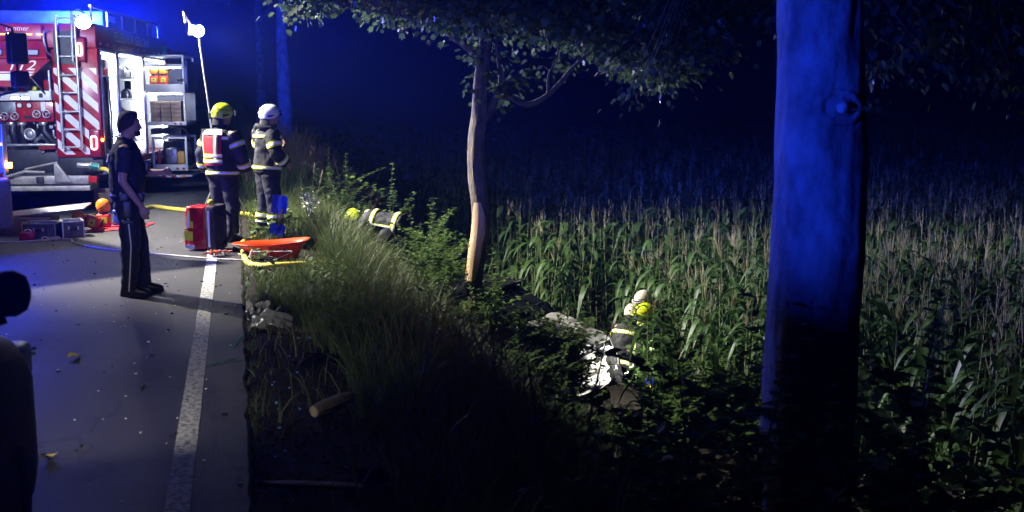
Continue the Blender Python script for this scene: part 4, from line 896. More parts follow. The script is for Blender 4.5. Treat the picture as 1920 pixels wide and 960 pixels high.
# rear beam, bracket, coupling
MB().box(-2.4, -.155, -.40, -.24, fz(340), fz(325)).build('rear_beam', M_DALU, FE, bevel=.012)
MB().box(-.153, -.02, -.402, -.238, fz(338), fz(326)).build('reflector', mat('red_reflector', (.55, .02, .02), .2, coat=.6), FE, bevel=.006)
MB().box(-2.4, -.12, -.46, .1, fz(352), fz(343)).build('rear_step', M_DALU, FE, bevel=.008)
MB().prism([(fx(112), fz(336)), (fx(142), fz(336)), (fx(118), fz(302)), (fx(112), fz(302))], -.47, -.42, 'y').build('bracket', M_DALU, FE, bevel=.005)
MB().tube([(fx(20), -.45, fz(328)), (fx(60), -.46, fz(316)), (fx(95), -.45, fz(318))], .025, 8).tube([(fx(60), -.43, fz(312)), (fx(118), -.44, fz(300))], .018, 8).build('draw_bar', M_DALU, FE, smooth=True)
MB().box(fx(80), fx(92), -.49, -.41, fz(338), fz(326)).build('tow_jaw', M_DARK, FE, bevel=.01)
MB().box(fx(168), fx(214), -.1, .0, fz(378), fz(352)).build('mud_flap', mat('brown_plate', (.16, .10, .07), .8, var=.4, vscale=9), FE, bevel=.01)
cp = MB().cyl((fx(149), -.32, fz(306)), (fx(172), -.32, fz(307)), .045, n=16).cyl((fx(172), -.32, fz(307)), (fx(190), -.34, fz(311)), .06, n=16).build('hose_outlet', M_ALU, FE, bevel=.006)
MB().tube([(fx(175), -.33, fz(308)), (fx(188), -.34, fz(310))], .066, 14).build('coupling_ring', mat('green_coupling', (.03, .22, .2), .4, .4), cp, smooth=True)

# things carried in the engine's cabinet
fe_r = Matrix.Rotation(-R(8), 3, 'Z')
def fw_(p): return Vector((-2.20, 19.27, 0)) + fe_r @ Vector(p)
def warning_lamp(loc, rz, label, group, tilt=None, scale=1.0):
    o = empty('warning_lamp', loc, rz, label, 'warning lamp', group); o.scale = (scale,) * 3
    if tilt: o.rotation_euler = tilt
    MB().box(-.09, .09, -.06, .06, 0, .18).build('housing', mat('signal_red', (.62, .03, .015), .45), o, bevel=.02, seg=3)
    MB().box(-.055, .055, -.066, -.061, .05, .14).build('sticker', M_YEL, o)
    MB().box(-.016, .016, -.0705, -.0665, .085, .105).build('print', M_BLACK, o)
    MB().box(.0905, .0945, -.035, .035, .05, .14).build('sticker', M_YEL, o)
    MB().cyl((0, 0, .18), (0, 0, .20), .06, n=16).build('collar', M_BLACK, o)
    rings = [[(r_ * cos(2 * pi * k / 20), .62 * r_ * sin(2 * pi * k / 20), .2 + z) for k in range(20)] for r_, z in ((.05, 0), (.085, .03), (.1, .08), (.095, .14), (.06, .18), (.015, .195))]
    MB().loft(rings).build('lens', M_ORLENS, o, smooth=True); MB().torus((0, 0, .28), (0, 0, 1), .088, .006, 20, 6).build('lens_rim', M_ORLENS, o, smooth=True).scale = (1, .64, 1)
    return o
for i, x in enumerate((.10, .29)):
    warning_lamp(fw_((x, 3.8, 2.151)), -R(8), ('left' if i == 0 else 'right') + ' of the two orange warning lamps on the cabinet shelf of the fire engine', 'warning lamps on the cabinet shelf', scale=.95)
card = mat('brown_cardboard', (.30, .22, .17), .85, var=.25, vscale=14)
for c in range(3):
    for r_ in range(5):
        p = fw_((.12 + c * .205, 3.78, 1.402 + r_ * .083)); b = MB().box(-.095, .095, -.13, .13, 0, .08).build('flat_box', card, None, bevel=.004); b.location = p; b.rotation_euler = (0, 0, -R(8) + random.uniform(-.04, .04))
        tag(b, 'flat brown box stacked on the lower shelf of the lit cabinet', 'box', 'flat boxes stacked in the cabinet')

# ------------------------------------------------------------------ floodlight on a leaning stand
FS = empty('floodlight_stand', (-.28, 18.0, 0), 0, 'bright floodlight on a slim leaning pole right of the fire engine', 'floodlight')
MB().tube([(0, 0, .35), (-.12, 0, 1.6)], .022, 10).tube([(-.12, 0, 1.6), (-.24, 0, 2.83)], .015, 10).build('pole', M_ALU, FE and FS, smooth=True)
for k in range(3): a = k * 2.09 + .3; MB().tube([(0, 0, .75), (cos(a) * .45, sin(a) * .45, .0)], .014, 8).build('leg', M_ALU, FS, smooth=True)
MB().cyl((-.115, 0, 1.56), (-.125, 0, 1.66), .03, n=12).build('clamp', M_BLACK, FS)
MB().cyl((0, 0, .3), (-.03, 0, .8), .03, n=10).build('collar', M_BLACK, FS)
flood(FS, (-.25, -.02, 2.95), (.62, -.95, -.3), .11, .10, 'lamp_head')
MB().tube([(-.32, .03, 3.0), (-.40, .05, 3.12), (-.46, .05, 3.24), (-.44, .05, 3.08)], .015, 6).build('cable_hook', M_ALU, FS)

# ------------------------------------------------------------------ second engine at the left edge of the road
SE = empty('fire_engine', (-2.75, 14.3, 0), R(32), 'dark front corner of a second fire engine at the left edge, with black mirrors', 'fire engine')
MB().box(-2.5, -.02, .0, 2.2, .62, 3.0).build('cab', M_RED, SE, bevel=.10, seg=4)
MB().box(-2.5, -.02, 2.3, 7.2, .62, 3.1).build('body', M_RED, SE, bevel=.03)
MB().box(-2.35, -.16, -.018, .0, 1.65, 2.75).build('windscreen', M_GLASS, SE, bevel=.006)
MB().box(-2.52, .0, -.1, .35, .32, .95).build('bumper', mat('grey_bumper', (.12, .12, .13), .5, var=.2), SE, bevel=.05, seg=3)
MB().box(-.16, .01, -.016, .3, 1.0, 1.62).build('corner_panel', M_ALU, SE, bevel=.02)
MB().tube([(-.05, -.03, .9), (-.05, -.04, 1.6)], .012, 6).build('grab_bar', M_ALU, SE, smooth=True)
wheel(SE, (-.2, 1.25, .5), .5, .32); wheel(SE, (-2.3, 1.25, .5), .5, .32); wheel(SE, (-.2, 5.3, .5), .5, .32); wheel(SE, (-2.3, 5.3, .5), .5, .32)
MB().cyl((-.02, -.03, 1.10), (.03, -.06, 1.10), .035, n=12).build('indicator', M_AMBER, SE)
MB().cyl((-.09, -.03, 1.36), (-.07, -.05, 1.36), .018, n=10).build('indicator', M_AMB2, SE)
MB().tube([(-.25, -.02, 2.78), (-.05, -.16, 2.80), (.10, -.17, 2.75), (.14, -.16, 2.30), (.13, -.14, 2.0), (-.05, -.03, 1.95)], .016, 8).build('mirror_arm', M_BLACK, SE, smooth=True)
MB().box(.02, .25, -.26, -.12, 2.32, 2.70).build('mirror', M_BLACK, SE, bevel=.035, seg=3)
MB().box(.05, .25, -.25, -.12, 2.04, 2.24).build('mirror', M_BLACK, SE, bevel=.03, seg=3)
MB().box(-.28, -.08, -.24, -.12, 2.55, 2.70).build('mirror', M_BLACK, SE, bevel=.03, seg=3)
MB().box(-.62, -.38, -.12, -.101, .78, .86).build('front_flasher', M_BLENS, SE, bevel=.01)
MB().tube([(-2.05, 4.0, 3.08), (-2.05, 4.0, 7.3)], .05, 10).build('light_mast', M_ALU, SE, smooth=True)
flood(SE, (-1.98, 4.0, 7.42), (.62, -.48, -.68), .3, .14, 'mast_lamp')
flood(SE, (.0, 1.2, 2.9), (.8, .6, -.5), .14, .08, 'scene_lamp')

# ------------------------------------------------------------------ dark van in the left foreground, facing away
CA = empty('parked_van', (-2.74, 5.416, 0), R(175), 'dark blurred van corner at the lower left edge with a black mirror above it', 'van')
M_CAR = mat('dark_car_paint', (.004, .005, .008), .55, spec=.2)
def sect(y, x0, x1, z0, z1, rr_, n=5):
    pts = []
    for (cx, cz, a0) in ((x1 - rr_, z1 - rr_, 0), (x0 + rr_, z1 - rr_, 90), (x0 + rr_ * .6, z0 + rr_ * .6, 180), (x1 - rr_ * .6, z0 + rr_ * .6, 270)):
        r2 = rr_ if a0 < 180 else rr_ * .6
        for k in range(n): a = R(a0 + 90 * k / (n - 1)); pts.append((cx + r2 * cos(a), y, cz + r2 * sin(a)))
    return pts
MB().loft([sect(-.05, -1.55, -.38, .34, .60, .1), sect(.03, -1.72, -.2, .26, .76, .14), sect(.22, -1.84, -.09, .22, .90, .18), sect(.5, -1.90, -.01, .22, 1.0, .18), sect(1.0, -1.92, .0, .22, 1.12, .14), sect(2.4, -1.92, .0, .22, 1.18, .12), sect(4.2, -1.91, -.01, .22, 1.18, .12), sect(4.9, -1.86, -.06, .26, 1.15, .16), sect(5.0, -1.7, -.25, .35, 1.0, .16)]).build('body', M_CAR, CA, smooth=True)
MB().loft([sect(.95, -1.78, -.14, 1.08, 1.16, .03), sect(1.7, -1.66, -.26, 1.08, 1.86, .1), sect(2.1, -1.64, -.28, 1.08, 1.95, .12), sect(4.4, -1.64, -.28, 1.08, 1.93, .12), sect(4.85, -1.72, -.2, 1.08, 1.3, .05)]).build('cabin', M_GLASS, CA, smooth=True)
MB().box(-1.58, -.34, 1.95, 4.4, 1.94, 1.985).build('roof', M_CAR, CA, bevel=.02)
for sx, bx in ((-1, -1.93), (1, .01)):
    rings = []
    for k, (s_, x) in enumerate(((.25, 0), (.8, .02), (1, .06), (1.0, .10), (.75, .135), (.3, .15))): rings.append([(bx + sx * x, 1.05 + .058 * s_ * cos(2 * pi * j / 18), 1.25 + .086 * s_ * (abs(sin(2 * pi * j / 18)) ** .8) * (1 if sin(2 * pi * j / 18) > 0 else -1)) for j in range(18)])
    m_ = MB().loft(rings).build('mirror', M_CAR, CA, smooth=True)
    MB().tube([(bx - sx * .05, 1.09, 1.14), (bx + sx * .06, 1.06, 1.17)], .03, 8).build('mirror_foot', M_BLACK, CA, smooth=True)
wheel(CA, (-.12, .9, .34), .34, .22); wheel(CA, (-1.80, .9, .34), .34, .22); wheel(CA, (-.12, 3.9, .34), .34, .22); wheel(CA, (-1.80, 3.9, .34), .34, .22)
for xa in (-.42, -1.78): MB().box(xa, xa + .28, -.04, .22, .66, .84).build('headlight', M_WHITE, CA, bevel=.04, seg=3)
MB().cyl((-.95, 2.80, 1.985), (-.95, 2.80, 2.055), .09, n=16).build('beacon_base', M_BLACK, CA, bevel=.01)
MB().torus((-.95, 2.80, 2.07), (0, 0, 1), .075, .012, 20, 6).build('beacon_ring', M_BLENS, CA, smooth=True)

# ------------------------------------------------------------------ things on the road
def ground_path(pts, z=.012): return [Vector((x, y, z)) for x, y in pts]
hose_m = mat('yellow_hose', (.62, .50, .06), .6, var=.12, vscale=16, bump=.2, bscale=120)
a = fw_((.03, -.34, .73))
hp = [a, a + Vector((.12, -.05, -.03)), a + Vector((.30, -.1, -.22)), Vector((-1.86, 18.6, .25)), Vector((-1.80, 18.5, .04)), Vector((-1.62, 18.9, .03)), Vector((-1.43, 19.35, .03)), Vector((-1.1, 18.9, .03)), Vector((-.6, 18.35, .03)), Vector((-.1, 18.0, .03)), Vector((.22, 17.6, .03)), Vector((.33, 16.9, .02)), Vector((.33, 16.0, .0)), Vector((.28, 15.2, .0)), Vector((.10, 14.8, .0)), Vector((.02, 14.35, .02)), Vector((.03, 13.6, .02)), Vector((.06, 12.9, .0)), Vector((.18, 12.55, .0)), Vector((.45, 12.4, .02)), Vector((.8, 12.5, .0)), Vector((1.3, 12.9, -.1)), Vector((1.9, 13.1, -.55))]
tag(MB().tube(smoothpath(hp, 7), .036, 10).build('fire_hose', hose_m, smooth=True), 'yellow fire hose running from the engine across the road into the grass', 'hose')
rope_m = mat('white_rope', (.62, .60, .56), .8, var=.15, vscale=60, bump=.5, bscale=180)
rp = smoothpath([Vector((-3.2, 15.4, .01)), Vector((-2.85, 15.35, .01)), Vector((-2.60, 15.42, .012)), Vector((-2.45, 15.5, .014)), Vector((-2.24, 15.4, .012)), Vector((-2.17, 15.1, .012)), Vector((-2.0, 14.75, .012)), Vector((-1.6, 14.25, .012)), Vector((-1.05, 13.75, .012)), Vector((-.45, 13.25, .012)), Vector((-.10, 13.0, .014)), Vector((.06, 12.92, .03)), Vector((.13, 13.0, .12))], 8)
rope = tag(MB().tube(rp, .011, 6).build('rope', rope_m, smooth=True), 'thin white rope lying across the road to the orange tub', 'rope')
g = MB()
for k in range(4): g.torus((-2.56 + .05 * k, 15.44, .02), (random.gauss(0, .3), random.gauss(0, .3), 1), .045, .010, 16, 6)
g.build('knot', rope_m, rope, smooth=True)

def crate(name, loc, rz, w, d, h, label, m=M_DALU):
    o = empty(name, loc, rz, label, 'crate', 'metal crates by the second engine')
    g = MB(); t = .006
    g.box(-w / 2, w / 2, -d / 2, -d / 2 + t, 0, h); g.box(-w / 2, w / 2, d / 2 - t, d / 2, 0, h); g.box(-w / 2, -w / 2 + t, -d / 2 + t, d / 2 - t, 0, h); g.box(w / 2 - t, w / 2, -d / 2 + t, d / 2 - t, 0, h); g.box(-w / 2 + t, w / 2 - t, -d / 2 + t, d / 2 - t, 0, t)
    g.build('panel', mat('dull_crate_metal', (.10, .095, .095), .5, .5, var=.3, vscale=9), o)
    r_ = MB(); e = .008
    for s_ in (-1, 1): r_.box(-w / 2 - e, w / 2 + e, s_ * d / 2 - e, s_ * d / 2 + e, h - .006, h + .012); r_.box(s_ * w / 2 - e, s_ * w / 2 + e, -d / 2 + e, d / 2 - e, h - .005, h + .011)
    for sx in (-1, 1):
        for sy in (-1, 1): r_.box(sx * w / 2 - e, sx * w / 2 + e, sy * d / 2 - e, sy * d / 2 + e, 0, h - .007)
    r_.build('edge_rim', M_ALU, o)
    hs = MB()
    for i in range(3):
        for j in range(6): hs.cyl((w / 2 - .09 + i * .028, -d / 2 - .003, .04 + j * .03), (w / 2 - .09 + i * .028, -d / 2 + .001, .04 + j * .03), .006, n=6)
    hs.build('vent_holes', mat('hole_edge', (.4, .36, .34), .5), o)['kind'] = 'stuff'
    MB().box(-.05, .05, -d / 2 - .016, -d / 2 - .001, h * .45, h * .7).build('handle', M_BLACK, o, bevel=.004)
    for s_ in (-.06, .06): MB().box(s_ - .012, s_ + .012, -d / 2 - .02, -d / 2 - .001, h * .5, h * .72).build('handle_bracket', M_ALU, o, bevel=.003)
    return o
crate('metal_crate', (-2.64, 15.78, 0), -R(12), .44, .30, .21, 'wider dull metal crate with vent holes on the road, left one of the pair')
crate('metal_crate', (-2.27, 15.82, 0), R(14), .27, .32, .22, 'smaller dull metal crate with a black handle, right one of the pair')
b = empty('brown_case', (-2.85, 16.35, 0), -R(10), 'brown case behind the metal crates', 'case'); MB().box(-.45, .3, -.2, .2, 0, .24).build('shell', mat('brown_case', (.12, .075, .055), .6, var=.3, vscale=8), b, bevel=.015); MB().box(-.1, .0, -.212, -.201, .1, .16).build('latch', M_ALU, b, bevel=.003)
lid = MB().box(-.62, .62, -.2, .2, 0, .02, Matrix.Rotation(-R(6), 4, 'Y')).build('metal_board', M_ALU, None, bevel=.006); lid.location = (-2.72, 16.4, .30); lid.rotation_euler = (R(6), 0, -R(8)); tag(lid, 'flat metal board lying slanted on the brown case', 'board')
rb = empty('red_case', (-2.80, 15.58, 0), -R(8), 'small red case beside the second engine wheel', 'case'); MB().box(-.1, .1, -.08, .08, 0, .11).build('shell', M_RED, rb, bevel=.015); MB().tube([(-.05, 0, .11), (-.03, 0, .14), (.03, 0, .14), (.05, 0, .11)], .008, 6).build('handle', M_WHITE, rb, smooth=True)
def tarp_fn(u, v): x = -2.18 + .80 * u + .12 * v; y = 16.15 + .62 * v - .05 * u + .35 * u; return (x, y, .012 + .008 * abs(noise.noise(Vector((x * 7, y * 7, 0)))) + (.012 if 0 < u < 1 and 0 < v < 1 else 0))
tag(MB().grid(tarp_fn, 24, 18, .004).build('ground_sheet', mat('red_sheet', (.33, .015, .02), .6, var=.2, vscale=8, bump=.3, bscale=30), smooth=True), 'red ground sheet spread on the road under the warning lamps', 'sheet')
warning_lamp((-1.94, 16.62, .03), R(-8), 'upright orange warning lamp on the red sheet by the blue toolbox', 'warning lamps on the road', scale=1.05)
warning_lamp((-1.98, 16.40, .10), 0, 'orange warning lamp lying on its side on the red sheet', 'warning lamps on the road', tilt=(R(12), -R(72), R(-20)))
tb = empty('toolbox', (-1.66, 16.86, .02), -R(6), 'blue plastic toolbox standing behind the police officer', 'toolbox'); MB().box(-.16, .16, -.11, .11, 0, .17).build('box', M_BLUEP, tb, bevel=.015); MB().box(-.165, .165, -.115, .115, .172, .24).build('lid', M_BLUEP, tb, bevel=.02); MB().box(-.05, .07, -.117, -.111, .03, .06).build('label', M_WHITE, tb)
for x in (-.08, .05): MB().box(x - .02, x + .02, -.124, -.116, .14, .21).build('latch', M_ALU, tb, bevel=.004)
MB().tube([(-.08, 0, .24), (-.07, 0, .29), (.07, 0, .29), (.08, 0, .24)], .012, 6).build('handle', M_BLACK, tb, smooth=True)
tl = empty('spreader_tool', (-2.10, 16.55, .02), R(20), 'dark hydraulic rescue tool on the red sheet', 'tool')
MB().cyl((-.2, 0, .07), (.15, 0, .07), .055, n=14).build('cylinder', M_DARK, tl, bevel=.01); MB().cyl((-.28, .0, .10), (-.2, .0, .10), .07, n=14).build('end_cap', M_DEEP, tl, bevel=.01)
MB().tube([(-.1, 0, .12), (-.08, 0, .2), (.05, 0, .2), (.07, 0, .12)], .014, 6).build('handle', M_BLACK, tl, smooth=True); MB().prism([(.15, .03), (.36, .05), (.15, .11)], -.02, .0, 'y').prism([(.15, .04), (.36, .06), (.15, .10)], .005, .025, 'y').build('jaw', M_ALU, tl, bevel=.004)
for k in range(5): MB().tube([(-.3 + k * .1, .16, .02), (-.25 + k * .1, .2, .12 + .02 * k), (-.15 + k * .1, .17, .03)], .010, 6).build('chain_link', M_ALU, tl, smooth=True)

# red medical backpack
BP = empty('medical_backpack', (-.40, 14.02, 0), R(-24), 'red medical backpack with yellow patches standing on the road', 'backpack')
def rbox(x0, x1, y0, y1, z0, z1, rad, name, m, parent, nz_=.006):
    me = remesh(*(lambda q: (q.v, q.f))(MB().box(x0, x1, y0, y1, z0, z1)), .012, name)
    bm = bmesh.new(); bm.from_mesh(me); bmesh.ops.smooth_vert(bm, verts=bm.verts, factor=.5, use_axis_x=True, use_axis_y=True, use_axis_z=True)
    for _ in range(int(rad * 400)): bmesh.ops.smooth_vert(bm, verts=bm.verts, factor=.5, use_axis_x=True, use_axis_y=True, use_axis_z=True)
    bm.to_mesh(me); bm.free(); disp(me, nz_, 9, x0); return link(name, me, m, parent)
M_BAG = mat('red_bag', (.34, .008, .014), .25, var=.15, vscale=6, coat=.5)
M_FAB = mat('black_fabric', (.012, .012, .015), .8, var=.3, vscale=20, bump=.3, bscale=120)
M_RTY = mat('reflective_yellow', (.72, .80, .02), .4); M_RTS = mat('reflective_silver', (.92, .93, .92), .35)
rbox(-.21, .05, -.17, .17, .02, .57, .035, 'front_shell', M_BAG, BP); rbox(-.26, -.17, -.15, .15, .03, .25, .03, 'pocket', M_BAG, BP); rbox(-.25, -.18, -.14, .14, .30, .52, .03, 'pocket', M_BAG, BP)
rbox(.05, .19, -.18, .18, .01, .58, .03, 'back_panel', M_FAB, BP)
def patch(parent, pts, y, m, name, th=.004): MB().prism(pts, y - th, y, 'y').build(name, m, parent)
patch(BP, [(-.205, .30), (-.11, .30), (-.11, .38), (-.14, .38), (-.15, .53), (-.17, .52), (-.20, .42)], -.179, M_RTY, 'yellow_patch'); patch(BP, [(-.20, .31), (-.15, .31), (-.155, .5), (-.18, .44)], -.184, M_RTS, 'silver_patch')
patch(BP, [(-.23, .145), (-.12, .13), (-.115, .25), (-.23, .265)], -.182, M_RTY, 'yellow_patch'); patch(BP, [(-.21, .04), (-.10, .03), (-.10, .075), (-.21, .085)], -.180, M_WHITE, 'label')
patch(BP, [(.09, .06), (.115, .06), (.115, .52), (.09, .52)], -.187, M_RTS, 'reflective_stripe'); patch(BP, [(-.22, .272), (-.115, .272), (-.115, .285), (-.22, .285)], -.181, M_DEEP, 'zip')
MB().tube([(.18, -.1, .5), (.27, -.11, .42), (.27, -.11, .2), (.19, -.1, .08)], .022, 8).tube([(.18, .1, .5), (.27, .11, .42), (.27, .11, .2), (.19, .1, .08)], .022, 8).build('shoulder_straps', M_FAB, BP, smooth=True)
MB().tube([(.06, -.05, .57), (.07, -.05, .62), (.07, .05, .62), (.06, .05, .57)], .012, 6).build('top_handle', M_FAB, BP, smooth=True)
MB().loft([[(.1 + r_ * cos(2 * pi * k / 14), -.1 + r_ * sin(2 * pi * k / 14), .59 + z) for k in range(14)] for r_, z in ((.02, 0), (.036, .02), (.036, .045), (.018, .065))]).build('knob', M_RTY, BP, smooth=True)
MB().tube([(.22, -.12, .02), (.34, -.2, .03), (.42, -.05, .02), (.3, .1, .02)], .016, 6).build('loose_strap', M_FAB, BP, smooth=True)
# orange straps on the road
OS = empty('strap_bundle', (-.30, 13.40, 0), .3, 'crumpled orange and grey strap bundle in front of the backpack', 'straps')
M_OR = mat('orange_fabric', (.72, .09, .02), .55, var=.15, vscale=12)
for k in range(7):
    a = random.uniform(0, 6.28); pts = [Vector((random.gauss(0, .08), random.gauss(0, .06), .015 + .06 * abs(sin(j * 1.3 + k)))) for j in range(5)]; q = smoothpath(pts, 5)
    g = MB(); g.loft([[p + Vector((-.018 * cos(a), -.018 * sin(a), 0)), p + Vector((.018 * cos(a), .018 * sin(a), 0)), p + Vector((.018 * cos(a), .018 * sin(a), .004)), p + Vector((-.018 * cos(a), -.018 * sin(a), .004))] for p in q]); g.build('strap', M_OR if k % 3 else M_STEEL, OS, smooth=True)
MB().box(.10, .15, .0, .05, .01, .06).build('buckle', M_ALU, OS, bevel=.006); MB().tube([(.14, .02, .02), (.25, -.02, .015), (.32, .03, .012), (.33, -.04, .012)], .009, 6).build('cord', rope_m, OS, smooth=True)

# orange rescue tub
TU = empty('rescue_tub', (.36, 13.30, gz(.36, 13.3) + .0), -R(12), 'orange plastic rescue tub with white ropes at the road edge', 'tub')
TU.scale = (1, 1, .66); M_TUB = mat('orange_plastic', (.78, .075, .008), .35, var=.1, vscale=5, coat=.2)
def tub_out(t, z):                                                    # outline: blunt right end, tapered left end
    a = 2 * pi * t; c, s_ = cos(a), sin(a); x = .44 * (abs(c) ** .55) * (1 if c > 0 else -1); w = .25 * (1 - .55 * max(0, -x / .44) ** 1.5); y = w * (abs(s_) ** .6) * (1 if s_ > 0 else -1); k = .72 + .28 * z
    return Vector((x * (k if x > 0 else .5 + .5 * z), y * k, 0))
def tub_ring(z, off=0.0, n=48):
    return [tub_out(i / n, z / .26) * (1 + off) + Vector((0, 0, z + .07 * max(0, tub_out(i / n, 1).x / .44) * (z / .26))) for i in range(n)]
MB().loft([tub_ring(.0), tub_ring(.07), tub_ring(.14), tub_ring(.2), tub_ring(.235), [p + Vector((0, 0, 0)) for p in tub_ring(.25, .06)], tub_ring(.262, .075), tub_ring(.27, .05), tub_ring(.262, -.03), tub_ring(.16, -.05), tub_ring(.05, -.07), tub_ring(.02, -.09)]).build('tub', M_TUB, TU, smooth=True)
for k in (-.18, .02, .22): MB().tube([(k, -.235 * (1 if k > 0 else .9), .05), (k, -.26 * (1 if k > 0 else .92), .2)], .022, 8).build('rib', M_TUB, TU, smooth=True)
MB().tube([(-.2, -.275, .17), (-.05, -.295, .06), (.1, -.28, .02), (.25, -.29, .12), (.3, -.285, .17), (-.2, -.285, .165)], .009, 6).tube([(-.17, -.27, .17), (.0, -.29, .09), (.12, -.285, .04), (.3, -.29, .15)], .009, 6).tube([(-.2, -.28, .17), (-.19, -.3, .0), (-.15, -.32, -.02), (.02, -.31, -.01), (.12, -.29, .03)], .009, 6).tube([(-.38, -.1, .09), (-.3, -.17, .06), (-.2, -.27, .05)], .008, 6).build('rope', rope_m, TU, smooth=True)
MB().box(-.1, .3, -.12, .14, .05, .13).build('inner_pad', M_FAB, TU, bevel=.03)
for k in range(5): MB().loft([[(-.3 + k * .09 + dx, y, .09 + .05 * cos(y * 9 + k)) for dx in (-.02, .02)] + [(-.3 + k * .09 + dx, y, .1 + .05 * cos(y * 9 + k)) for dx in (.02, -.02)] for y in np.linspace(-.13, .13, 8)]).build('belt', M_RED if k < 3 else M_FAB, TU, smooth=True)
MB().box(-.02, .02, -.1, -.05, .12, .16).build('buckle', mat('green_coupling', (.03, .22, .2), .4), TU, bevel=.008)
# blue shovel, blade up, and a second one blade down
def blade_fn(u, v): x = (u - .5) * .25; z = v * .27; return (x, .045 * (1 - 4 * (u - .5) ** 2) * (.4 + .6 * v) - .02, z * (1 - .07 * (2 * u - 1) ** 4))
def shovel(loc, rz, up, label):
    o = empty('shovel', loc, rz, label, 'shovel', 'blue shovels by the orange tub'); o.scale = (.8, .8, .9); o.rotation_euler = (R(8), R(-6 if up else 10), rz)
    h0 = .34 if up else .02
    bl_ = MB().grid(blade_fn, 12, 10, .006).build('blade', mat('blue_blade', (.01, .05, .5), .35, coat=.3, var=.1), o, smooth=True); bl_.location = (0, 0, h0)
    if up: bl_.rotation_euler = (R(-12), R(14), 0); bl_.location = (.03, 0, h0 - .02)
    MB().tube([(0, 0, h0 + .02), (0, .01, 0.0)] if up else [(0, 0, .22), (.05, .01, .52)], .013, 8).build('handle', mat('yellow_handle', (.68, .36, .02), .5), o, smooth=True)
    MB().cyl((0, 0, h0 - .03 if up else .2), (0, 0, h0 + .05 if up else .26), .02, n=10).build('socket', M_BLUEP, o)
shovel((.52, 14.6, .10), R(-10), True, 'blue shovel blade raised on a yellow handle behind the orange tub')
shovel((.47, 14.55, .0), R(-25), False, 'blue shovel blade low behind the orange tub')

# ------------------------------------------------------------------ crash debris on the verge
def shard(name, loc, sx, sy, amp, m, label, rot=(0, 0, 0), th=.006, seed=0, curve=.0):
    def f(u, v):
        x = (u - .5) * sx; y = (v - .5) * sy; k = 1 - .25 * noise.noise(Vector((u * 3, v * 3, seed))); return (x * k, y * k, amp * noise.noise(Vector((u * 4 + seed, v * 4, 1))) + curve * (1 - (2 * u - 1) ** 2))
    o = MB().grid(f, 16, 12, th).build(name, m, None, smooth=True); o.location = loc; o.rotation_euler = rot; return tag(o, label, 'debris')
M_SIL = mat('silver_paint', (.42, .43, .44), .3, .35, var=.2, vscale=8, coat=.4)
shard('bodywork_fragment', (.14, 9.62, .07), .22, .16, .09, M_WHITE, 'crumpled pale piece of bodywork on the verge, upper of the two', (R(35), R(8), .3), seed=3)
shard('bumper_fragment', (.22, 9.12, .03), .36, .20, .05, M_SIL, 'curved grey bumper piece on the verge below the crumpled pale one', (R(25), R(-4), -.3), seed=5, curve=.07)
shard('trim_fragment', (.10, 9.3, .03), .14, .22, .05, M_STEEL, 'narrow dark trim piece at the edge of the asphalt', (R(30), R(20), .5), seed=8)
shard('panel_fragment', (.52, 7.85, .0), .34, .16, .03, M_CAR, 'dark panel piece half hidden in the verge grass', (R(14), 0, .35), seed=9, curve=.03)
lg = empty('sawn_log', (.55, 6.65, gz(.55, 6.65) + .05), 0, 'short piece of wood with a pale cut end on the bare soil', 'log')
def lring(x, y, z, r_, sq=.62): return [(x, y + r_ * cos(2 * pi * k / 20) * (1 + .06 * sin(3 * k)), z + sq * r_ * sin(2 * pi * k / 20)) for k in range(20)]
MB().loft([lring(-.165, -.02, 0, .058), lring(-.08, -.01, .01, .075), lring(.05, .03, .02, .07), lring(.14, .05, .03, .05), lring(.2, .07, .035, .02)]).build('bark', mat('log_bark', (.16, .14, .12), .85, var=.3, vscale=14, bump=.6, bscale=40), lg, smooth=True)
MB().loft([lring(-.175, -.022, 0, .050), lring(-.164, -.02, 0, .053)]).build('cut_end', mat('cut_wood', (.55, .48, .33), .7, var=.12, vscale=20), lg); lg.rotation_euler = (0, 0, R(24))
pk = MB().prism([(-.27, -.012), (-.20, -.03), (.0, -.026), (.25, -.03), (.28, .0), (.22, .026), (-.12, .03), (-.25, .008)], -.008, .012, 'z').build('wood_splinter', mat('old_wood', (.34, .24, .17), .85, var=.35, vscale=14, bump=.5, bscale=40), None, bevel=.003); pk.location = (.32, 5.28, gz(.32, 5.28) + .03); pk.rotation_euler = (R(4), R(3), -R(13)); tag(pk, 'long flat splinter of wood on the soil at the bottom', 'splinter')
shard('panel_fragment', (.62, 5.3, .02), .18, .10, .04, M_CAR, 'dark bent shard beside the long wood splinter', (R(50), R(10), .6), seed=12)
lf_ = MB().grid(lambda u, v: ((u - .5) * .09, (v - .5) * .05 * (1 - (2 * u - 1) ** 2) * 2, .012 + .02 * (2 * v - 1) ** 2 + .01 * sin(5 * u)), 8, 6, .001).build('fallen_leaf', mat('yellow_leaf', (.5, .38, .12), .7), None, smooth=True); lf_.location = (-1.25, 8.42, .0); lf_.rotation_euler = (0, 0, .5); tag(lf_, 'curled yellow leaf lying on the asphalt in the foreground', 'leaf')
lf2 = lf_.copy(); COL.objects.link(lf2); lf2.location = (-1.05, 6.05, 0); lf2.scale = (.8, .8, .8); lf2.rotation_euler = (0, 0, 2.1); tag(lf2, 'dull curled leaf on the dark asphalt near the bottom', 'leaf')
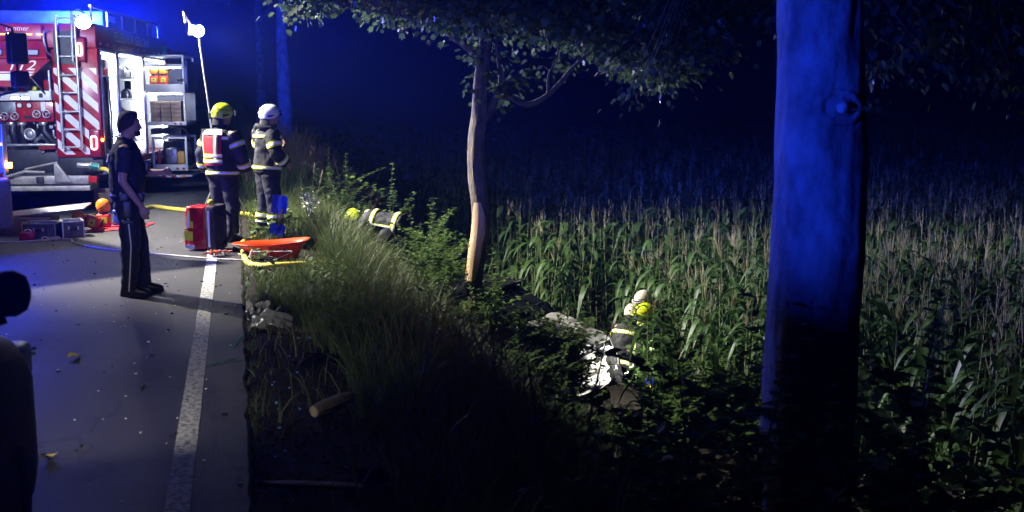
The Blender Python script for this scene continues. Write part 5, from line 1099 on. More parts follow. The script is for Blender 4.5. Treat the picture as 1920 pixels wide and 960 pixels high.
# crumbs of glass, plastic and soil
def crumbs(n, m, name, label, smin, smax, region):
    g = MB()
    for i in range(n):
        x, y = region(); z = gz(x, y) + .006 if x > .02 else .003; s = random.uniform(smin, smax); M = Matrix.Translation((x, y, z)) @ Matrix.Rotation(random.uniform(0, 6.28), 4, 'Z') @ Matrix.Rotation(random.gauss(0, .3), 4, 'X')
        g.box(-s, s, -s * random.uniform(.3, .9), s * .6, 0, s * random.uniform(.3, .8), M)
    tag(g.build(name, m), label, 'debris', kind='stuff')
rdreg = lambda: (random.uniform(-2.8, -.02), 5.0 + 11 * random.random())
crumbs(130, M_WHITE, 'glass_crumbs', 'tiny bright crumbs of glass scattered over the road', .004, .010, rdreg)
crumbs(90, M_BLACK, 'plastic_crumbs', 'tiny dark crumbs scattered over the road', .006, .016, rdreg)
crumbs(60, mat('blue_crumb', (.2, .4, .9), .4), 'bright_shards', 'small bluish shards on the soil strip', .005, .013, lambda: (random.uniform(.08, 1.0), random.uniform(5, 9.4)))
crumbs(1800, M_SOIL, 'soil_clods', 'dark soil clods on the bare strip beside the asphalt', .004, .014, lambda: (random.uniform(.0, .9), random.uniform(3.5, 10)))

# ------------------------------------------------------------------ people
M_SKIN = mat('skin', (.34, .19, .13), .55, var=.08, vscale=18)
M_HAIR = mat('dark_hair', (.022, .016, .012), .7, var=.3, vscale=40, bump=.8, bscale=90)
M_NAVY = mat('navy_cloth', (.010, .012, .022), .8, var=.25, vscale=14, bump=.35, bscale=55)
M_TUNIC = mat('turnout_cloth', (.011, .012, .018), .75, var=.3, vscale=12, bump=.4, bscale=45)
M_BOOT = mat('boot_leather', (.012, .011, .011), .35, var=.2, vscale=12)
M_HELY = mat('helmet_yellow', (.55, .72, .01), .3, coat=.6, var=.05)
M_HELW = mat('helmet_white', (.66, .68, .70), .3, coat=.6, var=.06)
M_HELT = mat('helmet_cream', (.60, .56, .46), .35, coat=.5, var=.08)
M_VEST = mat('red_vest', (.42, .012, .012), .6, var=.12, vscale=10)
M_VIS = mat('visor', (.05, .07, .12), .1, spec=.8)
M_GLOVE = mat('glove_leather', (.035, .03, .028), .7, var=.3)

def lofted(secs, ref, n=24):
    """secs: (centre, rx, ry); ref: the x direction of each ellipse -> rings plus a sampler for bands and patches"""
    P_ = [Vector(s_[0]) for s_ in secs]; k = len(P_); fr_ = []
    for i in range(k):
        d = (P_[min(i + 1, k - 1)] - P_[max(i - 1, 0)]).normalized(); x = Vector(ref); x = (x - d * x.dot(d)).normalized(); fr_.append((x, d.cross(x)))
    def pos(t, a, grow=0.0):
        f = max(0, min(k - 1.0001, t * (k - 1))); i = int(f); q = f - i
        c = P_[i].lerp(P_[i + 1], q); rx = secs[i][1] * (1 - q) + secs[i + 1][1] * q + grow; ry = secs[i][2] * (1 - q) + secs[i + 1][2] * q + grow
        x = fr_[i][0].lerp(fr_[i + 1][0], q); y = fr_[i][1].lerp(fr_[i + 1][1], q); return c + x * (rx * cos(a)) + y * (ry * sin(a))
    rings = [[pos(i / (k - 1), 2 * pi * j / n) for j in range(n)] for i in range(k)]
    return rings, pos
def band(pos, t0, t1, grow, th, n=36):
    g = MB(); R_ = [[pos(t, 2 * pi * j / n, gr) for j in range(n)] for t, gr in ((t0, grow - th), (t0, grow), (t1, grow), (t1, grow - th))]; R_.append(R_[0]); return g.loft(R_, cap=False)
def skinpatch(pos, t0, t1, a0, a1, grow, th=.008, nu=10, nv=10): return MB().grid(lambda u, v: pos(t0 + (t1 - t0) * v, a0 + (a1 - a0) * u, grow), nu, nv, th)

def hand(g, wr, d, n, side, curl=.5, s=1.0):
    """palm, four unequal curled fingers and a thumb; d towards the fingertips, n out of the palm side, side = thumb direction"""
    d = Vector(d).normalized(); n = Vector(n); n = (n - d * n.dot(d)).normalized(); sd = d.cross(n); sd = sd if sd.dot(Vector(side)) > 0 else -sd; wr = Vector(wr)
    rings = []
    for t, w, h in ((-.03, .026, .022), (.0, .029, .018), (.04, .040, .016), (.075, .042, .015), (.09, .038, .012)): rings.append([wr + d * (t * s) + sd * (w * s * cos(2 * pi * k / 14)) + n * (h * s * sin(2 * pi * k / 14)) for k in range(14)])
    g.loft(rings)
    for i, (o, L) in enumerate(((.030, .072), (.010, .080), (-.010, .075), (-.029, .058))):
        p = wr + d * (.075 * s) + sd * (o * s); dd = d.copy(); pts = [p - d * .02 * s]; a = 0
        for f in (.45, .32, .23):
            a += curl * (.8 if f > .4 else 1.0); v = d * cos(a) + n * sin(a); pts.append(p); p = p + v * (L * f * s * 1.15)
        pts.append(p); g.tube(pts, [.0095 * s, .0098 * s, .0090 * s, .0082 * s, .0066 * s][:len(pts)], 8)
    p = wr + d * (.02 * s) + sd * (.025 * s); g.tube([p - d * .01 * s, p + sd * .018 * s + d * .025 * s + n * .008 * s, p + sd * .024 * s + d * .05 * s + n * .018 * s, p + sd * .020 * s + d * .072 * s + n * .026 * s], [.013 * s, .0125 * s, .0105 * s, .008 * s], 8)
def headmesh(g, c, f, u):
    """skull, jaw, nose and ears round centre c, facing f with up u"""
    c = Vector(c); f = Vector(f).normalized(); u = Vector(u); u = (u - f * u.dot(f)).normalized(); r_ = f.cross(u)
    def W_(x, y, z): return c + r_ * x + f * y + u * z
    rings = []
    for k in range(1, 14):
        z = -.122 + .24 * k / 14; q = sqrt(max(.0, 1 - (z / .122) ** 2)); wx = .078 * q ** .8 * (1 if z > -.03 else 1 - .25 * (-.03 - z) / .09); wy = .098 * q ** .8; off = .0 if z > -.02 else .012 * min(1, (-.02 - z) / .06)
        rings.append([W_(wx * cos(2 * pi * j / 24), wy * sin(2 * pi * j / 24) + off, z) for j in range(24)])
    g.loft(rings)
    g.tube([W_(0, .085, .02), W_(0, .108, -.012), W_(0, .114, -.03), W_(0, .095, -.04)], [.010, .013, .015, .010], 8)          # nose
    g.tube([W_(-.022, .092, -.066), W_(0, .099, -.064), W_(.022, .092, -.066)], .009, 6); g.tube([W_(-.02, .091, -.078), W_(0, .098, -.079), W_(.02, .091, -.078)], .0095, 6)   # lips
    g.tube([W_(-.015, .085, -.105), W_(.015, .085, -.105)], .016, 8); g.tube([W_(-.05, .076, .028), W_(-.02, .093, .032), W_(.02, .093, .032), W_(.05, .076, .028)], .010, 6)  # chin, brow
    for s_ in (-1, 1): g.tube([W_(s_ * .074, -.005, .028), W_(s_ * .086, -.014, .02), W_(s_ * .086, -.012, -.005), W_(s_ * .075, .0, -.03)], [.008, .010, .009, .007], 7)      # ears
    return W_
def helmet(parent, W_, m, trim, visor_up=True):
    def sh(u, v, gr=0):
        a = 2 * pi * u; fr_ = sin(a); vm = R(92) + R(26) * max(0, -fr_ * .7 + .35) if fr_ < .5 else R(88); vm = R(float(np.interp(fr_, [-1, -.4, .3, .6, 1], [118, 122, 116, 96, 84]))); q = vm * v
        flare = 1 + .10 * max(0, v - .85) / .15; ridge = .010 * math.exp(-(cos(a) * sin(q) * .118 / .012) ** 2) * sin(q)
        return W_((.118 + gr) * cos(a) * sin(q) * flare, (.145 + gr) * sin(a) * sin(q) * flare - .008, (.132 + gr) * cos(q) + .022 + ridge)
    h = MB().grid(lambda u, v: sh(u, v), 48, 18, .006).build('helmet', m, parent, smooth=True)
    MB().grid(lambda u, v: sh(u * .999, .62 + .03 * v + .10 * sin(2 * pi * u), .004), 48, 1, .005).build('trim_line', trim, h, smooth=True)
    for s_ in (0.0, .5):
        def dc(u, v): return sh(s_ + (.035 - .09 * (1 - u) if s_ == 0 else -.035 + .09 * (1 - u)), .80 + (.13 - .07 * u) * v, .005)
        MB().grid(dc, 6, 4, .004).build('side_vent', M_BLACK, h)
    def vis(u, v): a = R(40 + 100 * u); z0_ = .035; return W_(.128 * cos(a), .152 * sin(a) + .012 * v, z0_ - .075 * v + (.04 if visor_up else 0))
    MB().grid(vis, 16, 5, .003).build('visor', M_VIS, h, smooth=True)
    def brim(u, v): a = R(30 + 120 * u); return W_((.128 + .012 * v) * cos(a), (.150 + .03 * v) * sin(a), .045 + .004 * v)
    MB().grid(brim, 14, 2, .005).build('brim', m, h, smooth=True)
    def guard(u, v): a = R(195 + 150 * u); return W_((.108 + .004 * v) * cos(a), (.125 + .012 * v) * sin(a) - .008, -.055 - .085 * v)
    MB().grid(guard, 20, 4, .005).build('neck_guard', M_FAB, h, smooth=True)
    MB().cyl(W_(0, -.150, .03), W_(0, -.172, .03), .013, n=10).build('rear_knob', M_WHITE, h)
    return h

def make_person(label, loc, az, J, kit, group=None):
    """J: joint positions in the person's own frame (x right, y ahead, z up). kit: what is worn."""
    o = empty('person', loc, -R(az), label, 'person', group)
    V_ = {k: Vector(v) for k, v in J.items() if k != 'curl'}
    up = (V_['neck'] - V_['pelvis']).normalized(); right = (V_['sh_r'] - V_['sh_l']).normalized(); bulk = kit.get('bulk', 0)
    hf = Vector(J['face']); hu = Vector(J.get('hup', (0, 0, 1)))
    # ---- body: one continuous surface
    g = MB(); mid = V_['pelvis'].lerp(V_['neck'], .5)
    spine = [(V_['pelvis'] - up * .10, .12, .09), (V_['pelvis'], .155, .11), (V_['pelvis'].lerp(V_['neck'], .35), .135, .095), (V_['pelvis'].lerp(V_['neck'], .68), .16, .105), (V_['pelvis'].lerp(V_['neck'], .9), .13, .08), (V_['neck'], .055, .055), (V_['head'] - hu * .06, .052, .055)]
    r_, _ = lofted(spine, right); g.loft(r_)
    W_ = headmesh(g, V_['head'], hf, hu)
    for s_ in 'lr':
        S_, E_, H_ = V_['sh_' + s_], V_['el_' + s_], V_['wr_' + s_]
        g.tube([V_['neck'].lerp(S_, .45) - up * .05, S_, S_.lerp(E_, .5), E_, E_.lerp(H_, .4), H_], [.06, .055, .048, .040, .040, .027], 14)
        pd = (H_ - E_).normalized(); hn = Vector(J.get('palm_' + s_, (right * (1 if s_ == 'l' else -1)))); hd = Vector(J.get('hand_' + s_, pd)); hand(g, H_ + pd * .015, hd, hn, J.get('thumb_' + s_, (0, 1, 0)), J.get('curl', .45))
        Hp, K_, A_ = V_['hip_' + s_], V_['kn_' + s_], V_['an_' + s_]
        g.tube([Hp + up * .04, Hp.lerp(K_, .4), K_, K_.lerp(A_, .35), A_, A_ - Vector((0, 0, .03))], [.095, .078, .056, .056, .038, .038], 16)
        T_ = Vector(J.get('toe_' + s_, (0, 1, 0))).normalized(); g.tube([A_ - T_ * .05 - Vector((0, 0, .045)), A_ + T_ * .08 - Vector((0, 0, .055)), A_ + T_ * .16 - Vector((0, 0, .06))], [.035, .036, .028], 10)
    me = remesh(g.v, g.f, .009, 'body'); link('body', me, M_SKIN, o)
    for s_ in (-1, 1):
        e = W_(s_ * .031, .083, .008); MB().loft([[e + Vector((q * cos(2 * pi * k / 10), q * sin(2 * pi * k / 10), z)) for k in range(10)] for q, z in ((.003, -.011), (.011, 0), (.003, .011))]).build('eye', mat('eye_white', (.55, .53, .5), .2), o, smooth=True)
    # ---- jacket or shirt
    b = .022 + bulk
    tor = [(V_['pelvis'] - up * kit.get('hem', .12), .165 + b, .125 + b), (V_['pelvis'] + up * .02, .165 + b, .125 + b), (V_['pelvis'].lerp(V_['neck'], .3), .155 + b, .118 + b), (V_['pelvis'].lerp(V_['neck'], .55), .172 + b, .125 + b), (V_['pelvis'].lerp(V_['neck'], .78), .178 + b, .118 + b), (V_['pelvis'].lerp(V_['neck'], .92), .135 + b, .09 + b * .7), (V_['neck'] - up * .005, .075, .075), (V_['neck'] + up * .03, .068, .070)]
    rr_, tpos = lofted(tor, right); g = MB().loft(rr_); arms = {}
    for s_ in 'lr':
        S_, E_, H_ = V_['sh_' + s_], V_['el_' + s_], V_['wr_' + s_]; sl = kit.get('sleeve', 1.0); bb = b * .75
        secs = [(V_['neck'].lerp(S_, .5) - up * .06, .07 + bb, .07 + bb), (S_ - up * .01, .062 + bb, .066 + bb), (S_.lerp(E_, .5), .056 + bb, .058 + bb), (E_, .048 + bb, .05 + bb), (E_.lerp(H_, .5), .044 + bb, .046 + bb), (H_ - (H_ - E_).normalized() * .01, .038 + bb, .038 + bb)]
        if sl < 1: secs = secs[:3] + [(S_.lerp(E_, .72), .062 + bb, .062 + bb)]
        ar, ap = lofted(secs, right if abs((E_ - S_).normalized().dot(right)) < .8 else up, 16); g.loft(ar); arms[s_] = ap
    me = remesh(g.v, g.f, .016, 'jacket'); disp(me, .014 + bulk * .2, 6, loc[0] * 3); disp(me, .005, 19, loc[1]); link(kit.get('top', 'jacket'), me, kit.get('cloth', M_TUNIC), o)
    # ---- trousers
    legs = {}; g = MB().loft(lofted([(V_['pelvis'] + up * .06, .15 + b * .5, .115 + b * .5), (V_['pelvis'] - up * .02, .165 + b * .5, .125 + b * .5), (V_['pelvis'] - up * .12, .15 + b * .5, .115 + b * .4)], right)[0])
    for s_ in 'lr':
        Hp, K_, A_ = V_['hip_' + s_], V_['kn_' + s_], V_['an_' + s_]; lb = kit.get('legbulk', .0)
        secs = [(Hp + up * .02, .10 + lb, .105 + lb), (Hp.lerp(K_, .4), .09 + lb, .095 + lb), (K_, .074 + lb, .08 + lb), (K_.lerp(A_, .35), .072 + lb, .078 + lb), (K_.lerp(A_, .75), .068 + lb, .074 + lb), (A_ + (K_ - A_).normalized() * kit.get('cuff', .0), .068 + lb, .078 + lb)]
        lr_, lpos = lofted(secs, right, 18); g.loft(lr_); legs[s_] = lpos
    me = remesh(g.v, g.f, .016, 'trousers'); disp(me, .016, 6.5, loc[0] * 5); disp(me, .006, 17, 1); link('trousers', me, kit.get('cloth2', kit.get('cloth', M_TUNIC)), o)
    # ---- boots
    for s_ in 'lr':
        A_ = V_['an_' + s_]; T_ = Vector(J.get('toe_' + s_, (0, 1, 0))).normalized(); X_ = T_.cross(Vector((0, 0, 1))); z_ = A_.z - .085; rings = []
        for (t, w, h0, h1) in ((-.085, .028, 0, .07), (-.07, .038, 0, .13), (-.02, .043, 0, .15), (.05, .046, 0, .115), (.11, .05, 0, .085), (.165, .046, 0, .07), (.20, .03, .004, .05)):
            c = Vector((A_.x, A_.y, z_)) + T_ * t; rings.append([c + X_ * (w * cos(2 * pi * k / 16)) + Vector((0, 0, h0 + (h1 - h0) * (.5 + .5 * sin(2 * pi * k / 16)) if sin(2 * pi * k / 16) > -.6 else h0)) for k in range(16)])
        bt_ = MB().loft(rings).build('boot', M_BOOT, o, smooth=True)
        MB().loft([[Vector((A_.x, A_.y, z_)) + T_ * t + X_ * (w * cos(2 * pi * k / 16)) + T_ * (0) + Vector((0, 0, z2)) for k in range(16) for t, w in ((.055 + .15 * sin(2 * pi * k / 16), .054),)] for z2 in (-.002, .018)]).build('sole', M_RUBBER, bt_)
    return o, W_, tpos, arms, legs

STAND = dict(pelvis=(0, 0, .97), neck=(0, .0, 1.50), head=(0, .035, 1.655), sh_l=(-.195, 0, 1.44), sh_r=(.195, 0, 1.44), el_l=(-.25, -.03, 1.15), el_r=(.25, -.03, 1.15), wr_l=(-.25, .05, .90), wr_r=(.25, .05, .90),
             hip_l=(-.095, 0, .92), hip_r=(.095, 0, .92), kn_l=(-.11, .03, .50), kn_r=(.11, .03, .50), an_l=(-.12, 0, .085), an_r=(.12, 0, .085), face=(0, 1, 0))
# --- police officer: facing right, right arm hanging towards the camera
J = dict(STAND, head=(.01, .05, 1.675), neck=(0, .0, 1.53), el_r=(.25, -.02, 1.14), wr_r=(.22, .13, .90), el_l=(-.25, .12, 1.18), wr_l=(-.12, .34, 1.20), hand_l=(.6, .5, .2), palm_l=(0, -.6, -.4), face=(-.10, 1, -.05), kn_l=(-.10, .08, .50), an_l=(-.10, .09, .085), kn_r=(.10, .02, .50), an_r=(.10, -.02, .085), toe_l=(-.05, 1, 0), toe_r=(.15, 1, 0), palm_r=(-1, .2, 0), hand_r=(-.05, .25, -1), curl=.5)
po, PW, tpos, arms, legs = make_person('police officer in dark short sleeved uniform standing on the road, facing right', (-1.06, 11.05, 0), 88, J, dict(top='shirt', cloth=M_NAVY, sleeve=.7, cuff=-.03, bulk=.004, hem=.06, legbulk=.012))
# hair cap and short beard
def hairf(u, v):
    a = 2 * pi * u; zl = float(np.interp(sin(a), [-1, -.5, .2, .6, 1], [-.085, -.06, -.015, .06, .088])); z = .1235 + (zl - .1235) * v ** 1.6; q = sqrt(max(0, 1 - (z / .124) ** 2)) ** .8; e = .005 + .003 * noise.noise(Vector((cos(a) * 8, sin(a) * 8, v * 12)))
    return PW((.078 * q + e * min(1, v * 4)) * cos(a), (.098 * q + e * min(1, v * 4)) * sin(a), z + .003)
MB().grid(hairf, 40, 14, .01).build('hair', M_HAIR, po, smooth=True)
MB().grid(lambda u, v: PW(.074 * cos(R(25 + 130 * u)), .090 * sin(R(25 + 130 * u)) + .012, -.06 - .05 * v), 20, 5, .006).build('beard', M_HAIR, po, smooth=True)
rr_, vpos = lofted([(Vector((0, 0, 1.02)), .20, .165), (Vector((0, .005, 1.15)), .198, .168), (Vector((0, .005, 1.32)), .205, .165), (Vector((0, 0, 1.42)), .19, .14)], (1, 0, 0))
me = remesh(*(lambda q: (q.v, q.f))(MB().loft(rr_)), .014, 'vest'); disp(me, .008, 9, 2); link('protective_vest', me, mat('vest_cloth', (.008, .009, .016), .85, bump=.4, bscale=60), po)
pt = skinpatch(vpos, .68, .93, R(235), R(292), .016, .006).build('back_patch', mat('patch_yellow', (.62, .62, .50), .5), po)
text('lettering', 'POLIZEI', .062, M_BLACK, po, facing(vpos(.76, R(264), .0195), (-1, 0, 0) if False else (1, 0, 0), (0, 0, 1)), extrude=.001)
MB().tube([(.19 * cos(2 * pi * k / 28), .145 * sin(2 * pi * k / 28), .985) for k in range(29)], .022, 6, cap=False).build('belt', M_BLACK, po, smooth=True)
hb = MB().box(.20, .25, -.04, .05, .78, .96).build('holster', M_BLACK, po, bevel=.015); MB().box(.21, .245, -.06, .02, .95, 1.03).build('pistol_grip', M_DARK, hb, bevel=.01); MB().box(.19, .24, -.05, .06, .73, .765).build('leg_strap', M_DARK, hb, bevel=.008)
MB().box(.15, .2, .10, .16, .93, 1.03).build('pouch', M_BLACK, po, bevel=.012); MB().box(-.06, .04, .175, .22, 1.22, 1.32).build('radio', M_BLACK, po, bevel=.01)
for s_ in 'lr': MB().tube([legs[s_](t, (0 if s_ == 'r' else pi), .012) for t in np.linspace(.12, .99, 20)], .0065, 5).build('piping', M_TEXT, po, smooth=True)

def stripes(o, pos, t0, t1, grow=.014):
    d = (t1 - t0) * .26; band(pos, t0, t1, grow, .010).build('yellow_band', M_RTY, o, smooth=True); band(pos, t0 + d, t1 - d, grow + .004, .010).build('silver_band', M_RTS, o, smooth=True)
def vstrip(o, pos, t0, t1, a, w, grow=.014):
    skinpatch(pos, t0, t1, a - w, a + w, grow, .010, 6, 14).build('yellow_band', M_RTY, o, smooth=True); skinpatch(pos, t0, t1, a - w * .55, a + w * .55, grow + .004, .010, 4, 14).build('silver_band', M_RTS, o, smooth=True)
# --- firefighter with red vest
J = dict(STAND, pelvis=(0, 0, .98), neck=(0, .02, 1.53), head=(.0, .06, 1.69), el_l=(-.30, -.04, 1.16), wr_l=(-.30, .05, .93), el_r=(.29, .03, 1.16), wr_r=(.27, .15, .94), face=(.5, 1, -.08), palm_r=(-1, 0, 0), palm_l=(1, 0, 0))
ff, HW, tpos, arms, legs = make_person('firefighter in a red vest and yellow helmet, seen from behind by the backpack', (-.20, 14.75, 0), 38, J, dict(bulk=.030, legbulk=.022, hem=.10, cuff=.02))
helmet(ff, HW, M_HELY, mat('dark_red_trim', (.12, .01, .01), .5))
stripes(ff, tpos, .52, .575); stripes(ff, tpos, .03, .085, .016)
for s_ in 'lr': stripes(ff, arms[s_], .36, .44, .012); stripes(ff, arms[s_], .76, .86, .012)
skinpatch(tpos, .17, .76, R(206), R(300), .032, .014, 16, 16).build('vest_back', M_VEST, ff, smooth=True)
skinpatch(tpos, .61, .77, R(206), R(302), .052, .010, 14, 8).build('vest_label', mat('label_white', (.74, .72, .68), .5), ff, smooth=True)
c_ = tpos(.68, R(255), .054); text('lettering', 'RETTUNG', .06, M_BLACK, ff, facing(c_ + Vector((0, -.006, 0)), (1, -.08, 0), (0, .12, 1)), extrude=.001)
for a in (222, 282): vstrip(ff, tpos, .22, .62, R(a), .11, .040)
for t in (.20, .27): skinpatch(tpos, t, t + .05, R(204), R(304), .044, .010, 16, 4).build('yellow_band', M_RTY, ff, smooth=True); skinpatch(tpos, t + .013, t + .037, R(204), R(304), .048, .010, 16, 3).build('silver_band', M_RTS, ff, smooth=True)
MB().box(.12, .17, .16, .2, 1.28, 1.42).build('radio', M_BLACK, ff, bevel=.01)
# --- firefighter with white helmet
J = dict(STAND, pelvis=(0, 0, .97), neck=(0, .03, 1.51), head=(.0, .075, 1.665), el_l=(-.28, .02, 1.17), wr_l=(-.20, .25, 1.22), el_r=(.29, .0, 1.15), wr_r=(.24, .18, 1.0), face=(.25, 1, -.05), hand_l=(.5, .6, .5), palm_l=(.5, -.5, 0), kn_l=(-.13, .02, .50), an_l=(-.15, -.02, .085), an_r=(.14, .05, .085))
f2, HW, tpos, arms, legs = make_person('firefighter with a white helmet and dark jacket standing in the verge grass', (.40, 15.45, gz(.4, 15.45) + .03), 66, J, dict(bulk=.032, legbulk=.03, hem=.10, cuff=.03))
helmet(f2, HW, M_HELW, M_WHITE)
stripes(f2, tpos, .53, .585); stripes(f2, tpos, .06, .115, .016)
for a in (5, 60, 175, 120): vstrip(f2, tpos, .115, .53, R(a), .10, .016)
for s_ in 'lr':
    stripes(f2, arms[s_], .40, .48, .012); stripes(f2, arms[s_], .78, .88, .012); stripes(f2, legs[s_], .68, .75, .012); stripes(f2, legs[s_], .82, .89, .012); vstrip(f2, legs[s_], .42, .67, R(0 if s_ == 'r' else 180), .28, .014); vstrip(f2, legs[s_], .42, .67, R(270), .22, .014)
MB().tube([(-.1, -.10, 1.50), (0, -.13, 1.53), (.1, -.10, 1.50), (.11, .02, 1.49)], .035, 8).build('hood_collar', M_FAB, f2, smooth=True)
MB().box(-.12, -.06, .17, .22, 1.28, 1.44).build('radio', M_BLACK, f2, bevel=.01)
# --- firefighter bending down in the weeds (faces left)
zb3 = gz(2.15, 16.7)
J = dict(pelvis=(0, -.26, .88), neck=(0, .26, .95), head=(0, .43, .95), sh_l=(-.22, .17, .91), sh_r=(.22, .17, .91), el_l=(-.33, .24, .56), el_r=(.30, .20, .56), wr_l=(-.24, .42, .40), wr_r=(.22, .40, .40), hip_l=(-.1, -.27, .84), hip_r=(.1, -.27, .84), kn_l=(-.16, .02, .48), kn_r=(.15, -.16, .46), an_l=(-.16, -.08, .085), an_r=(.15, -.30, .085), face=(0, .8, -.6), hup=(0, .6, .8))
f3, HW, tpos, arms, legs = make_person('firefighter with a yellow helmet bending down in the weeds beside the tree', (2.12, 16.72, zb3 - .10), -62, J, dict(bulk=.034, legbulk=.03, hem=.14, cuff=.03))
helmet(f3, HW, M_HELY, mat('dark_red_trim', (.12, .01, .01), .5))
stripes(f3, tpos, .42, .49, .016); stripes(f3, tpos, .05, .11, .016)
for a in (5, 175): vstrip(f3, tpos, .11, .42, R(a), .10, .016)
for s_ in 'lr': stripes(f3, arms[s_], .40, .50, .012); stripes(f3, arms[s_], .78, .88, .012); stripes(f3, legs[s_], .70, .78, .012)
skinpatch(tpos, .60, .72, R(240), R(300), .018, .008, 10, 6).build('back_label', mat('patch_yellow', (.62, .62, .50), .5), f3, smooth=True)

# ------------------------------------------------------------------ the wreck and the people round it
zw = gz(4.75, 14.2)
WR = empty('wrecked_car', (4.94, 12.95, zw + .24), R(14), 'crumpled silver car wreck in the corn below the road', 'car')
WR.rotation_euler = (R(-3), R(-9), R(16))
def crump(me, y0, y1, amp):
    for v in me.vertices:
        k = max(0, min(1, (y1 - v.co.y) / (y1 - y0)))
        n_ = Vector((noise.noise(v.co * 4), noise.noise(v.co * 4 + Vector((9, 0, 0))), noise.noise(v.co * 4 + Vector((0, 9, 0))))); v.co += n_ * amp * k
        n_ = noise.noise(v.co * 11); v.co += v.normal * n_ * amp * .45 * k
    me.update()
def densify(o, n=2):
    bm = bmesh.new(); bm.from_mesh(o.data)
    for _ in range(n): bmesh.ops.subdivide_edges(bm, edges=bm.edges, cuts=1, use_grid_fill=True)
    bm.to_mesh(o.data); bm.free(); o.data.polygons.foreach_set('use_smooth', [True] * len(o.data.polygons)); return o
M_WRK = mat('scraped_silver', (.40, .40, .39), .38, .3, color2=(.16, .155, .15), vscale=5, bump=.2, bscale=20, coat=.3)
b_ = densify(MB().loft([sect(.30, -1.55, -.22, .30, .72, .1), sect(.55, -1.66, -.08, .24, .86, .14), sect(1.2, -1.70, -.02, .2, .94, .14), sect(2.4, -1.70, .0, .2, .96, .12), sect(3.6, -1.69, -.01, .22, .98, .12), sect(4.1, -1.6, -.12, .3, .9, .14)]).build('body', M_WRK, WR), 2); crump(b_.data, -.2, 2.2, .06)
c_ = densify(MB().loft([sect(1.3, -1.58, -.12, .92, .98, .03), sect(2.0, -1.45, -.25, .92, 1.36, .1), sect(3.2, -1.42, -.28, .92, 1.36, .1), sect(3.95, -1.5, -.2, .92, 1.0, .04)]).build('cabin', M_GLASS, WR), 2); crump(c_.data, .8, 3, .10)
r_ = densify(MB().box(-1.42, -.28, 1.95, 3.3, 1.38, 1.41).build('roof', M_CAR, WR), 3); crump(r_.data, 1, 3.5, .06)
MB().tube([(-1.5, 1.9, 1.44), (-.9, 1.86, 1.46), (-.2, 1.92, 1.43)], .012, 6).build('roof_trim', M_ALU, WR, smooth=True)
def hoodf(u, v): x = -1.45 + 1.25 * u; y = -.02 + 1.2 * v; return (x, y, .80 + .2 * v + .14 * sin(pi * v) * (.6 + .4 * sin(5 * u)) + .05 * noise.noise(Vector((u * 5, v * 5, 0))))
MB().grid(hoodf, 24, 20, .006).build('hood', M_WRK, WR, smooth=True)
def fend(u, v):                                                        # left front wing bent over the wheel
    a = R(-15 + 115 * v); y = .15 + 1.0 * u; q = .42 + .05 * noise.noise(Vector((u * 4, v * 4, 3))) - .04 * math.exp(-((u - .5 - .3 * v) / .05) ** 2); return (-.42 + q * cos(a), y + .05 * sin(6 * v), .48 + q * 1.08 * sin(a))
MB().grid(fend, 28, 22, .006).build('front_wing', M_WRK, WR, smooth=True)
def frontf(u, v): x = -.95 + .80 * u; z = .18 + .50 * v; return (x, -.05 + .22 * (2 * u - 1) ** 2 * (1 if u > .5 else .4) + .07 * noise.noise(Vector((u * 5, v * 6, 7))) + .05 * abs(sin(9 * v + 3 * u)) , z)
MB().grid(frontf, 30, 24, .006).build('front_bumper', mat('torn_plastic', (.55, .53, .48), .5, color2=(.30, .29, .27), vscale=6, bump=.3, bscale=30), WR, smooth=True)
wheel(WR, (.02, .42, .36), .33, .22, ax=Vector((.75, -.66, .1)).normalized())
wheel(WR, (-1.6, .62, .36), .33, .22); wheel(WR, (-.12, 3.3, .36), .33, .22)
MB().loft([[(-.28 + w * cos(2 * pi * k / 14), -.09 + d, .66 + .09 * h * sin(2 * pi * k / 14)) for k in range(14)] for w, h, d in ((.09, .7, .06), (.09, .7, .0), (.05, .4, -.02))]).build('headlamp', M_LINER, WR, smooth=True)
for k in range(9):
    a = Vector((-.75 + .1 * k, -.10, .3 + .25 * random.random())); e = a + Vector((random.gauss(0, .12), random.gauss(-.03, .03), random.gauss(0, .1))); MB().tube([a, a.lerp(e, .5) + Vector((0, -.04, 0)), e], [.012, .010, .006], 5).build('torn_strip', (M_BLACK, M_WHITE, M_ALU)[k % 3], WR, smooth=True)
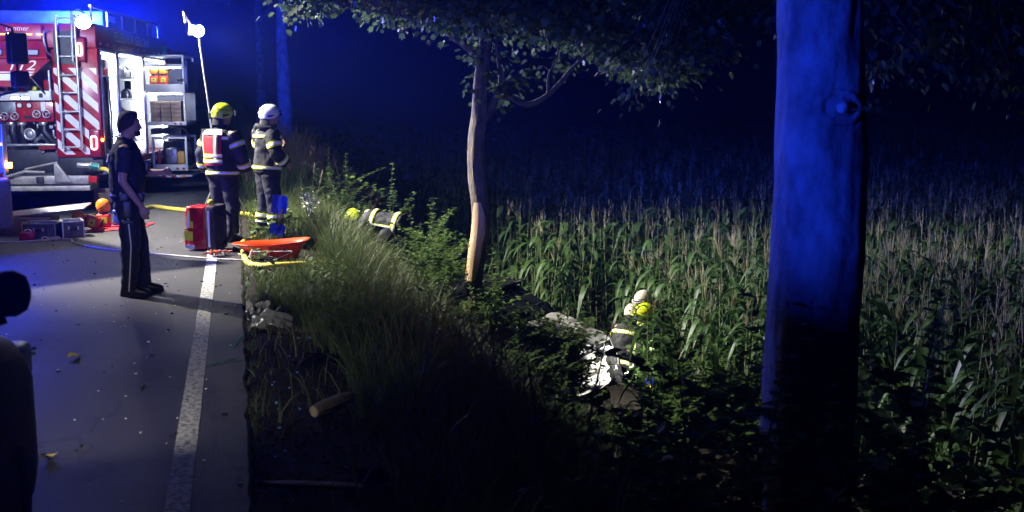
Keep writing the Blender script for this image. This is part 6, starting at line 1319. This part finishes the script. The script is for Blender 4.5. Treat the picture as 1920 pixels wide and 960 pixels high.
# hand lamp beside the wreck
HL = empty('hand_lamp', (5.08, 12.62, zw + .36), R(20), 'dark blue box lamp with a red light standing in front of the wreck', 'lamp')
MB().box(-.09, .09, -.06, .06, .0, .15).build('case', mat('lamp_blue', (.01, .02, .14), .4), HL, bevel=.015); MB().cyl((-.02, -.068, .05), (-.02, -.061, .05), .008, n=8).build('indicator', M_AMBER, HL); MB().tube([(-.05, 0, .15), (-.04, 0, .19), (.04, 0, .19), (.05, 0, .15)], .01, 6).build('handle', M_BLACK, HL, smooth=True); MB().box(-.04, .04, -.03, .03, -.40, -.001).build('stand', M_BLACK, HL)

zc = gz(5.2, 13.4)
CR = dict(pelvis=(0, -.1, .72), neck=(0, .14, 1.22), head=(0, .22, 1.36), sh_l=(-.195, .10, 1.15), sh_r=(.195, .10, 1.15), el_l=(-.27, .24, .92), el_r=(.27, .24, .92), wr_l=(-.15, .45, .85), wr_r=(.15, .45, .85), hip_l=(-.1, -.1, .68), hip_r=(.1, -.1, .68), kn_l=(-.14, .26, .46), kn_r=(.14, .22, .46), an_l=(-.14, .0, .085), an_r=(.14, -.05, .085), face=(.0, 1, -.35), hup=(0, .3, 1))
crew = (((5.80, 14.05, zc - .32), -78, M_HELY, 'firefighter with a yellow helmet leaning over the wreck in the corn'),
        ((5.98, 14.75, zc - .24), -115, M_HELT, 'firefighter with a pale helmet behind the yellow helmet at the wreck'),
        ((5.34, 14.2, zc - .36), 50, M_HELT, 'crouching helper with a tilted pale helmet between wreck and yellow helmet'))
for loc, az, hm, lab in crew:
    q, HW, tpos, arms, legs = make_person(lab, loc, az, CR, dict(bulk=.03, legbulk=.028, hem=.12, cuff=.03))
    helmet(q, HW, hm, mat('red_trim', (.6, .03, .02), .5) if hm is M_HELY else M_STEEL)
    stripes(q, tpos, .5, .56, .016); stripes(q, tpos, .05, .11, .016)
    for s_ in 'lr': stripes(q, arms[s_], .40, .50, .012); stripes(q, arms[s_], .78, .88, .012); stripes(q, legs[s_], .72, .80, .012)

# ------------------------------------------------------------------ night air
hz = MB().box(-170, 170, -160, 310, -4.5, 16).build('haze', None)
hm = bpy.data.materials.new('night_haze'); hm.use_nodes = True; n = hm.node_tree.nodes; n.remove(n['Principled BSDF'])
pv = n.new('ShaderNodeVolumePrincipled'); pv.inputs['Color'].default_value = (.16, .30, 1, 1); pv.inputs['Density'].default_value = 0.0014; pv.inputs['Anisotropy'].default_value = 0.65
hm.node_tree.links.new(pv.outputs[0], n['Material Output'].inputs['Volume']); hz.data.materials.append(hm); hz['kind'] = 'stuff'

bpy.data.scenes.remove(TMP)
